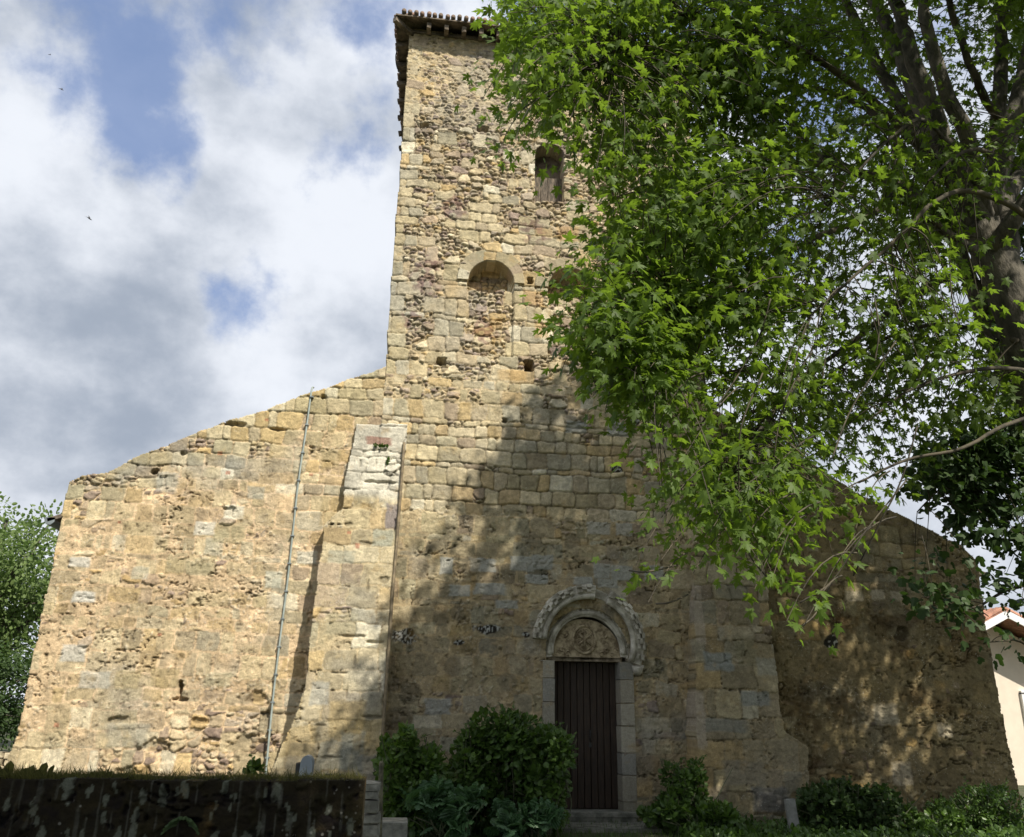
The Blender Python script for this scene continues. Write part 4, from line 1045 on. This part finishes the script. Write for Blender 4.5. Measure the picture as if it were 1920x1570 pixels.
# ---- second tree at the right edge, darker rounder leaves
t2 = empty('dark_leaved_tree', tuple(W(2150, 1500, -4.5)*np.array([1, 1, 0])), label='darker tree at the right edge with broad dull leaves on thin spreading branches', cat='tree')
b = MB(); p0 = np.array([t2.location[0], -4.5, -.1])
b.tube(spline([p0, p0+np.array([-.2, 0, 3]), p0+np.array([-.7, 0, 6]), p0+np.array([-1.2, .3, 10])], 6), np.linspace(.24, .09, 19), 12, rough=.05); tch(b.build('trunk', M['bark'], None, smooth=True), t2)
limb_samples = []
for pts, r0, r1 in [([(2050, 250, -4.6), (1960, 330, -5.0), (1905, 300, -5.2), (1895, 420, -5.4), (1900, 560, -5.4)], .07, .05),
        ([(2100, 700, -4.6), (1960, 780, -5), (1860, 850, -5.2), (1780, 900, -5.3), (1720, 960, -5.3)], .022, .008), ([(2100, 900, -4.6), (1960, 1070, -5), (1880, 1110, -5.2), (1820, 1140, -5.3), (1735, 1120, -5.3)], .03, .007), ([(2100, 900, -4.7), (1980, 1190, -5), (1900, 1200, -5.1), (1850, 1205, -5.2)], .02, .006), ([(2080, 600, -4.6), (1950, 900, -5), (1930, 1020, -5)], .03, .01)]:
    limb(pts, r0, r1, owner=t2)
LS = np.concatenate([p for p, r in limb_samples]); LR = np.concatenate([r for p, r in limb_samples])
f2 = Fol(); tw2 = MB()
for (poly, ns, nl) in [([(1760, 800), (1720, 900), (1790, 950), (1830, 1010), (1960, 1040), (1960, 760)], 170, 16), ([(1820, 1100), (1850, 1060), (1960, 1020), (1960, 1180), (1880, 1120)], 16, 12), ([(1700, 1100), (1720, 1140), (1830, 1150), (1830, 1110)], 16, 11), ([(1850, 1190), (1870, 1210), (1960, 1230), (1960, 1190)], 5, 7), ([(1880, 450), (1880, 800), (1980, 800), (1980, 450)], 45, 14), ([(1960, -100), (1960, 1300), (2250, 1300), (2300, -100)], 160, 16)]:
    for k in range(ns):
        q = rnd_in(poly); e = W(q[0], q[1], rng.uniform(-5.9, -4.7)); s0, r0 = from_limb(e); L = np.linalg.norm(e-s0)
        if L > 1.2: s0 = e+(s0-e)/L*.9
        spray(f2, tw2, s0, e, .006, nl, .12, sag=.15, rad=.15, cbase=.4)
# its top, out of the picture, also shades the side wall
for k in range(380):
    e = np.array([10.5, -5.2, 9.5])+unit(1)[0]*rng.random()**.4*np.array([3.6, 2.6, 4.5])
    pj = PJ(e)
    if -40 < pj[0] < 1900 and -60 < pj[1] < 1570: continue
    spray(f2, None, e+np.array([.5, 0, .3]), e, .01, 12, .15, rad=.25, cbase=.4)
tch(tw2.build('twigs', M['twig'], None, smooth=True), t2); tch(f2.build('crown', 'star3', M['maple2'], None), t2)

# ---- unseen tree added behind the camera to keep the near wall in shade
def plain_tree(name, base, h, rr, n, leaf, mtl, label, tpl='oval', cz=.62, clumps=34, group=None, twz=True):
    t = empty(name, base, label=label, cat='tree', group=group)
    b = MB(); base = np.array(base, float)
    b.tube(spline([base+np.array([0, 0, -.1]), base+np.array([.1*rr[0]*.3, 0, h*.3]), base+np.array([-.1, .1, h*.6]), base+np.array([0, 0, h*.9])], 5), np.linspace(h*.035, h*.008, 16), 10, rough=.05)
    c0 = base+np.array([0, 0, h*cz]); C = []
    f = Fol()
    for k in range(clumps):
        u = unit(1)[0]*rng.random()**.33*np.array(rr)*.85; cc = c0+u; C.append(cc)
        b.tube(spline([base+np.array([0, 0, h*rng.uniform(.25, .5)]), (base+cc)/2+np.array([0, 0, h*.2]), cc], 4), np.linspace(h*.014, h*.003, 9), 5)
        m_ = n//clumps; d = unit(m_)*(rng.random(m_)**.45)[:, None]*np.array(rr)*rng.uniform(.22, .40)
        f.add(cc+d, d+rng.normal(size=(m_, 3))*.3*rr[0]*.3+np.array([0, 0, -.3]), np.array([0, 0, 1.])+.5*S+rng.normal(size=(m_, 3))*.7, leaf*rng.uniform(.6, 1.3, m_), rng.random()*.5+rng.random(m_)*.5)
    tch(b.build('trunk', M['bark'], None, smooth=True), t)
    tch(f.build('crown', tpl, M[mtl], None), t)
    return t
plain_tree('added_shade_tree', (.4, -16.9, 0), 13.5, (5.8, 2.6, 3.4), 30000, .24, 'maple', 'unseen broad tree added behind the viewer to shade the mossy wall')
# ---- far tree left
fy = 24
c = W(20, 1130, fy)
plain_tree('roadside_tree', (c[0]-.9, fy, 0), 10.3, (4.2, 3.6, 4.3), 19000, .20, 'far', 'light green tree beyond the left corner of the church', cz=.60, clumps=60)
plain_tree('evergreen_tree', (W(0, 1300, 19)[0]-1.0, 19, 0), 3.9, (3.0, 2.2, 1.9), 14000, .13, 'maple2', 'low dark evergreen tree under the light green tree at left', cz=.5, clumps=40)

# ------------------------------------------------------------------ shrubs
def shrub(name, label, px0, px1, ptop, Y, tpl, mtl, n, size, depth=.6, lobes=10, cat='shrub', group=None, c=.4, zmin=.0, stems=True, up=.3):
    a = W(px0, 1540, Y); b_ = W(px1, 1540, Y); top = W((px0+px1)/2, ptop, Y)[2]; cx = (a[0]+b_[0])/2; hw = (b_[0]-a[0])/2
    t = empty(name, (cx, Y, 0), label=label, cat=cat, group=group); f = Fol(); st = MB()
    for k in range(lobes):
        ux = rng.uniform(-1, 1) if k > 2 else (-.6, 0, .6)[k]; hz = top*(.72+.28*math.sqrt(max(0, 1-ux*ux*.95)))*rng.uniform(.66, 1.05)
        rz_ = top*rng.uniform(.13, .26); cc = np.array([cx+ux*hw*.80, Y+rng.uniform(-depth, depth)*.7, (hz-rz_*.9) if k % 2 == 0 else rng.uniform(.2, .7)*hz])
        rr = np.array([hw*rng.uniform(.22, .40), depth*.55, rz_])
        m_ = n//lobes; d = unit(m_); rad = rng.random(m_)**.25; pos = cc+d*rad[:, None]*rr
        pos[:, 2] = np.maximum(pos[:, 2], zmin+.03)
        tip = d*.8+rng.normal(size=(m_, 3))*.5; nr = d*.7+np.array([0, -.2, up+.6])+rng.normal(size=(m_, 3))*.4
        f.add(pos, tip, nr, size*rng.uniform(.55, 1.25, m_), c+rng.normal(size=m_)*.25)
        for j in range(3):   # loose shoots breaking the outline
            ns_ = 9; dr = np.array([rng.uniform(-1, 1)*.6, rng.uniform(-.9, .2), rng.uniform(.2, 1.1)]); dr /= np.linalg.norm(dr)
            b0 = cc+dr*rr*.7; tt = np.linspace(0, 1, ns_)[:, None]; pp = b0+dr*tt*rng.uniform(.12, .34)*min(1, top*1.2)*np.array([1, 1, .8])
            st.tube([b0, b0+(pp[-1]-b0)*.5, pp[-1]], .004, 4)
            f.add(pp, dr*.6+rng.normal(size=(ns_, 3))*.7, np.array([0, -.2, 1.])+rng.normal(size=(ns_, 3))*.4, size*(1-.5*tt[:, 0])*rng.uniform(.7, 1.1, ns_), c+.2+rng.normal(size=ns_)*.2)
        for j in range(4): st.tube(spline([(cx+rng.uniform(-.2, .2)*hw, Y+rng.uniform(-.1, .1), 0), (cx+ux*hw*.5, cc[1], cc[2]*.5), tuple(cc+rng.normal(size=3)*.1)], 4), .008, 4)
    for j in range(lobes): 
        bx_ = cx+rng.uniform(-.85, .85)*hw; st.tube(spline([(bx_, Y-depth*.3, 0), (bx_+rng.normal()*.08, Y-depth*.45, top*.35), (bx_+rng.normal()*.15, Y-depth*.4, top*rng.uniform(.5, .95))], 4), .006, 4)
    tch(st.build('stems', M['stem'], None), t); tch(f.build('foliage', tpl, M[mtl], None), t); return t
shrub('hydrangea_shrub', 'tall rounded shrub against the wall just left of the door', 835, 1065, 1340, -1.2, 'ovate', 'hydr', 8500, .105, .6, 34, c=.35)
shrub('hydrangea_shrub', 'lower bright leafed shrub in front of the left buttress, beside the wooden post', 700, 820, 1370, -1.7, 'ovate', 'hydr', 3600, .11, .5, 16, c=.6)
shrub('hydrangea_shrub', 'small shrub between the tall rounded shrub and the buttress shrub', 780, 900, 1440, -1.4, 'ovate', 'hydr', 1800, .12, .4, 8, c=.3)
shrub('acanthus_plant', 'big toothed acanthus leaves below the shrubs left of the doorstep', 770, 890, 1490, -2.2, 'pinnate', 'acan', 44, .33, .4, 8, 'plant', c=.6)
shrub('acanthus_plant', 'toothed leafy plant beside the concrete doorstep', 930, 1040, 1515, -2.0, 'pinnate', 'acan', 30, .26, .4, 8, 'plant', c=.4)
shrub('small_shrub', 'fresh green small leafed shrub beside the left edge of the doorstep', 985, 1060, 1395, -1.6, 'ovate', 'hydr', 800, .11, .3, 6, c=.75)
shrub('climbing_shrub', 'upright sparse shrub to the right of the door by the grey buttress', 1240, 1340, 1425, -.9, 'ovate', 'hydr', 1500, .085, .35, 9, c=.45)
shrub('leafy_plant', 'low clump of round leaves at the foot of the upright shrub right of the door', 1215, 1400, 1510, -1.3, 'ovate', 'hydr', 1500, .12, .4, 9, 'plant', c=.45)
shrub('bramble_bush', 'dark spreading bush at the foot of the right wall beside the white slab', 1490, 1690, 1470, -1.2, 'star3', 'maple2', 3000, .10, .5, 22, 'bush', c=.5)
shrub('bramble_bush', 'dense bush at the far right corner of the church', 1765, 1935, 1475, -1.2, 'oval', 'hydr', 4600, .065, .5, 22, 'bush', c=.35)
shrub('bramble_bush', 'pale green low bush between the two dark bushes on the right', 1680, 1790, 1515, -1.4, 'ovate', 'hydr', 1300, .09, .4, 8, 'bush', c=.7)
shrub('wall_plant', 'dark leafy plant rising behind the mossy wall near the cable foot', 400, 492, 1438, -1.5, 'ovate', 'hydr', 700, .12, .3, 6, 'plant', c=.3)
# ground cover
n = 9000; p = np.column_stack([rng.uniform(3.9, 11.5, n), rng.uniform(-3.2, -.15, n), rng.uniform(0, .16, n)])
p = p[~((np.abs(p[:, 0]-2.9) < 1.2))]
o = leaves('ground_cover', 'oval', p, unit(len(p))+np.array([0, 0, .5]), np.array([0, -.2, 1.])+unit(len(p))*.6, rng.uniform(.05, .10, len(p)), M['hydr']); tag(o, 'low green ground cover along the foot of the right wall', 'ground cover', kind='stuff')
n = 26000; p = np.column_stack([rng.uniform(-8, 13, n), rng.uniform(-4.0, -.1, n), np.zeros(n)])
o = leaves('grass', 'blade', p, np.array([0, 0, 1.])+unit(n)*.45, unit(n), rng.uniform(.05, .14, n), M['hydr']); tag(o, 'short grass growing on the ground before the church', 'grass', kind='stuff')
# grass and weeds on the masonry
for (px, py, Y, n_, lab) in [(715, 838, -.13, 60, 'tuft of grass growing on the reddish stone near the top of the left buttress'), (728, 868, -.13, 26, 'small weed in the joint of the white blocks on the left buttress')]:
    c = W(px, py, Y); p = c+rng.uniform(-1, 1, (n_, 3))*np.array([.13 if n_ > 40 else .03, .02, .02 if n_ > 40 else .07])
    o = leaves('grass_tuft', 'oval', p-c, np.array([0, -.8, .6])+unit(n_)*.7, unit(n_), rng.uniform(.03, .07, n_), M['hydr']); o.location = c; tag(o, lab, 'weed')

# ------------------------------------------------------------------ near mossy wall
WY = -8.9
wx1, wz1 = xz(684, 1463, WY); wx0 = xz(-400, 1455, WY)[0]; wt = wz1
fwall = empty('garden_wall', ((wx0+wx1)/2, WY, 0), label='low dark garden wall in front, spotted with pale lichen and topped with moss', cat='wall')
mw = stone_mat('mossy_wall', .1, .6)
def fw_in(x, z): return (z < wt+.01*fbm(x, z*0, .2, 801, 3)) & (x < wx1+.01*fbm(x*0, z, .2, 802, 3))
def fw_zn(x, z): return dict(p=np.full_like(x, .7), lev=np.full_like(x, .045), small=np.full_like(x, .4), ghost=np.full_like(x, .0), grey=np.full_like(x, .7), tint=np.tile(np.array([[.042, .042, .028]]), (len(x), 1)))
def fw_mk(x, z, ct, hh):
    for i in range(150):
        cx_ = rng.uniform(max(wx0, -4.6), wx1); cz_ = wt-.03-rng.random()*.55; rr = rng.uniform(.008, .028)*(1.5 if i < 14 else 1)
        near = (np.abs(x-cx_) < rr*4) & (np.abs(z-cz_) < rr*8)
        if not near.any(): continue
        m = np.zeros_like(x); m[near] = 1-sm(np.hypot((x[near]-cx_)/rr, (z[near]-cz_)/(rr*2.3))+fbm(x[near], z[near], .03, 810+i % 7, 3)*1.3, .75, .95)
        ct = paint(ct, m, (.14, .15, .115), .85)
    st = sm(vn(x, z, .012, .16, 830)*.6+vn(x, z, .03, .3, 831)*.4, .66, .8)*sm(x, -3.4, -1.2); ct = paint(ct, st, (.12, .12, .10), .6)
    return ct, hh
o = masonry('wall_face', max(wx0, -5.0), wx1+.02, 0, wt+.03, .0085, fw_in, fw_zn, None, WY, None, None, seed=41, thick=.34, marks=fw_mk); tch(o, fwall)
b = MB(); b.box(((wx0+wx1)/2-.0, WY+.19, wt/2-.02), ((wx1-wx0)/2-.015, .15, wt/2), bev=.03); tch(b.build('wall_core', M['concrete'], None), fwall)
n = 42000; px_ = rng.uniform(max(wx0, -5.2), wx1-.02, n)
yy = rng.uniform(WY-.035, WY+.33, n); zb = wt+.022*np.abs(fbm(px_, yy, .25, 840, 3))*2-.012-np.where(yy < WY+.0, .03*rng.random(n), 0)
thin = rng.random(n) < 1.0-.75*sm(px_, -2.6, -1.3)
p = np.column_stack([px_, yy, zb])[thin]; n = len(p)
o = leaves('moss', 'blade', p, np.array([0, -.35, .8])+unit(n)*.6, unit(n), rng.uniform(.015, .045, n)*(1+1.2*(rng.random(n) < .06)), M['moss']); tag(o, 'brown green moss cushion along the top of the dark garden wall', 'moss', kind='stuff')
# fern sprouting from the wall face
fe = empty('fern', tuple(W(345, 1545, WY-.03)), label='small fern sprouting from the face of the dark garden wall', cat='fern')
P = []; Tt = []; Nn = []
c = W(345, 1545, WY-.04)
for a in np.linspace(-1.2, 1.2, 7):
    for s_ in np.linspace(.1, 1, 11):
        q = c+np.array([math.sin(a)*.10*s_, -.07*s_, math.cos(a)*.10*s_-.07*s_*s_]); 
        for sd in (-1, 1): P.append(q); Tt.append((math.cos(a)*sd+.4*math.sin(a), -.1, -sd*math.sin(a)+.4*math.cos(a))); Nn.append((0, -1, .4))
tch(leaves('fronds', 'oval', np.array(P), np.array(Tt), np.array(Nn), .022, M['maple2']), fe)
# dry plant on wall top at the left edge
c = W(35, 1462, WY+.25); n = 46; k = empty('wall_weed', tuple(c), label='dark weed with pointed leaves on the left end of the mossy wall', cat='plant')
tch(leaves('leaves', 'oval', c+rng.uniform(-1, 1, (n, 3))*np.array([.22, .08, .02])+np.array([0, 0, .0]), np.array([0, -.1, .6])+unit(n)*.8, unit(n), rng.uniform(.05, .10, n), M['moss']), k)

# ------------------------------------------------------------------ small things
# pale stone pier at the end of the wall, concrete block, post
def stack(name, cx, cy, h, hw, label, seed):
    e = empty(name, (cx, cy, 0), label=label, cat='pier'); b = MB(); z = 0
    while z < h-.02:
        hh_ = min(rng.uniform(.07, .13), h-z); b.box((cx+rng.uniform(-.01, .01), cy+rng.uniform(-.01, .01), z+hh_/2), (hw+rng.uniform(-.02, .01), .16, hh_/2-.004), jit=.012, bev=.2); z += hh_
    tch(b.build('rough_stones', M['concrete'], None), e); return e
q = W(692, 1466, -5.5); stack('stone_pier', q[0]+.03, -5.5, q[2], .09, 'narrow pier of rough pale stones just beyond the end of the dark garden wall', 3)
q = W(730, 1537, -3.4); b = MB(); b.box((q[0]+.02, -3.4, q[2]/2), (.20, .22, q[2]/2), bev=.06); tag(b.build('concrete_block', M['concrete']), 'squat grey concrete block at the foot of the wooden post', 'block')
b = MB(); b.tube([W(712, 1600, -3.9)*np.array([1, 1, 0])+np.array([0, 0, 0]), W(712, 1540, -3.9), W(715, 1431, -3.9)], [.032, .03, .027], 8); b.tube([W(715, 1431, -3.9), W(715, 1427, -3.9)], [.027, .014], 8); tag(b.build('wooden_post', M['stake'], smooth=False), 'slim greenish wooden post standing before the shrubs', 'post')
# floodlight housing behind the mossy wall
q = W(577, 1440, -3.0); fl = empty('floodlight', (q[0], -3.0, 0), label='grey rounded floodlight standing behind the mossy wall before the left buttress', cat='floodlight')
b = MB(); pr = []
for t in np.linspace(math.pi, 0, 10): pr.append((.075*math.cos(t)*1.0, .10*math.sin(t)))
pr = [(-.105, -.32)]+[(x-.01+.0, z+.05) for x, z in pr]+[(.055, -.32)]
n = len(pr); V = [(q[0]+x, -3.12, q[2]+z) for x, z in pr]+[(q[0]+x, -2.86, q[2]+z) for x, z in pr]
b.raw(V, [list(range(n))[::-1], list(range(n, 2*n))]+[[i, (i+1) % n, (i+1) % n+n, i+n] for i in range(n)])
tch(b.build('housing', M['plastic'], None), fl)
b = MB(); b.box((q[0]-.115, -2.98, q[2]-.07), (.022, .13, .13)); tch(b.build('lens_frame', M['dark'], None), fl)
b = MB(); b.tube([(q[0], -3.0, 0), (q[0], -3.0, q[2]-.2)], .025, 8); tch(b.build('stand', M['dark'], None), fl)
# black bracket lying on wall top beside it
q = W(625, 1457, -3.0); br = MB(); br.box((q[0], -3.0, q[2]), (.20, .03, .012)); br.box((q[0]-.06, -3.0, q[2]+.025), (.05, .03, .012)); br.box((q[0]+.10, -3.0, q[2]+.02), (.035, .04, .018)); br.tube([(q[0]-.17, -3, q[2]), (q[0]-.17, -3, 0)], .012, 6); br.tube([(q[0]+.17, -3, q[2]), (q[0]+.17, -3, 0)], .012, 6)
tag(br.build('metal_bracket', M['dark']), 'low black metal bracket on thin legs beside the grey floodlight', 'bracket')
# white leaning slab
a = W(1481, 1500, -1.5); bq = W(1492, 1560, -1.5); b = MB(); b.box(((a[0]+bq[0])/2, -1.5, a[2]/2), (.075, .03, a[2]/2+.02), np.array([[.99, 0, -.1], [0, 1, 0], [.1, 0, .99]]), jit=.01); tag(b.build('stone_slab', M['white']), 'small white slab leaning at the foot of the grey buttress', 'slab')
# low stone wall far left behind
q = W(20, 1408, 8.0); b = MB()
for k in range(24):
    z = 0
    while z < q[2]-.05: 
        hh_ = min(rng.uniform(.12, .2), q[2]-z); b.box((q[0]+1.0-k*.42+rng.uniform(-.04, .04), 8.0, z+hh_/2), (.205, .22, hh_/2-.006), jit=.02, bev=.2); z += hh_
tag(b.build('boundary_wall', M['vous']), 'low rough stone wall under the trees beyond the left corner', 'wall')

# house at the right
HY = 9.0
hw0 = W(1848, 1150, HY); h = empty('white_house', (hw0[0]+6, HY+4, 0), label='cream rendered house with orange roof tiles seen past the right corner', cat='house')
ap = W(1863, 1148, HY-.5); rz = W(1925, 1180, HY-.5)
x0 = ap[0]-.9; slope = (ap[2]-rz[2])/(rz[0]-ap[0])
b = MB(); xr = x0+11; 
apx = ap[0]+.1
V = []
for y in (HY, HY+9): V += [(x0-1.5, y, 0), (xr, y, 0), (xr, y, ap[2]-slope*(xr-apx)-.2), (apx, y, ap[2]-.22), (x0-1.5, y, ap[2]-.22-slope*(apx-x0+1.5))]
b.raw(V, [[0, 1, 2, 3, 4], [9, 8, 7, 6, 5], [0, 5, 6, 1], [1, 6, 7, 2], [4, 9, 5, 0], [2, 7, 8, 3], [3, 8, 9, 4]])
tch(b.build('wall', M['render'], None), h)
a = math.atan(slope); Lr = 11.5
rf = MB(); rf.box((apx+math.cos(a)*Lr/2, HY+4, ap[2]-.02-math.sin(a)*Lr/2), (Lr/2, 4.9, .05), np.array([[math.cos(a), 0, math.sin(a)], [0, 1, 0], [-math.sin(a), 0, math.cos(a)]]))
rf.box((apx-math.cos(a)*1.6, HY+4, ap[2]-.02-math.sin(a)*1.6), (1.6, 4.9, .05), np.array([[math.cos(a), 0, -math.sin(a)], [0, 1, 0], [math.sin(a), 0, math.cos(a)]]))
for k in range(40):
    yy = HY-.8+k*.24
    rf.tube([(apx, yy, ap[2]+.07), (apx+math.cos(a)*Lr, yy, ap[2]+.05-math.sin(a)*Lr)], .085, 6); rf.tube([(apx, yy, ap[2]+.07), (apx-math.cos(a)*3.2, yy, ap[2]+.05-math.sin(a)*3.2)], .085, 6)
rfo = tch(rf.build('roof', M['tile2'], None), h)
fa = MB(); fa.box((apx+math.cos(a)*Lr/2, HY-.93, ap[2]-.10-math.sin(a)*Lr/2), (Lr/2, .02, .10), np.array([[math.cos(a), 0, math.sin(a)], [0, 1, 0], [-math.sin(a), 0, math.cos(a)]]))
fa.box((apx-math.cos(a)*1.6, HY-.93, ap[2]-.10-math.sin(a)*1.6), (1.6, .02, .10), np.array([[math.cos(a), 0, -math.sin(a)], [0, 1, 0], [math.sin(a), 0, math.cos(a)]]))
fo = fa.build('fascia', M['fascia'], None); fo.parent = rfo
wq = W(1915, 1300, HY-.02); wb = W(1915, 1345, HY-.02)
wn = MB(); wz = (wq[2]+wb[2])/2; wh = .55
for (dx, dz, hx_, hz_) in ((0, 0, .05, wh), (1.1, 0, .05, wh), (.55, wh, .6, .05), (.55, -wh, .6, .05), (.55, 0, .03, wh)): wn.box((wq[0]+dx, HY-.04, wz-.2+dz), (hx_, .05, hz_))
wno = tch(wn.build('window', M['fascia'], None), h)
wn = MB(); wn.box((wq[0]+.55, HY-.01, wz-.2), (.5, .015, wh-.05)); g_ = wn.build('pane', M['dark'], None); g_.parent = wno; g_.matrix_parent_inverse = Matrix.Identity(4)

# swallows in the sky
for (px, py, s_, rot, lab) in [(167, 410, .16, .7, 'dark swallow gliding lowest in the cloudy sky at left'), (115, 168, .13, .2, 'dark swallow in the middle of the three near the left edge of the sky'), (93, 103, .10, -.3, 'tiny dark swallow highest of the three at left')]:
    c = W(px, py, 6.0); e = empty('swallow', tuple(c), label=lab, cat='bird', group='swallows in the sky')
    b = MB(); b.tube([(-.5*s_, 0, 0), (-.25*s_, 0, .01), (.1*s_, 0, .0), (.4*s_, 0, .0), (.5*s_, 0, .0)], [.01*s_, .06*s_, .09*s_, .06*s_, .01*s_], 7)
    for sg in (-1, 1): b.raw([(.25*s_, 0, .02*s_), (-.05*s_, 0, .02*s_), (-.25*s_, sg*.75*s_, .16*s_), (.1*s_, sg*.4*s_, .12*s_)], [[0, 1, 2, 3]]); b.raw([(-.45*s_, 0, 0), (-.8*s_, sg*.12*s_, 0), (-.4*s_, sg*.05*s_, 0)], [[0, 1, 2]])
    o = b.build('body', M['bird'], e); e.rotation_euler = (.9, .2, rot)
print('done')
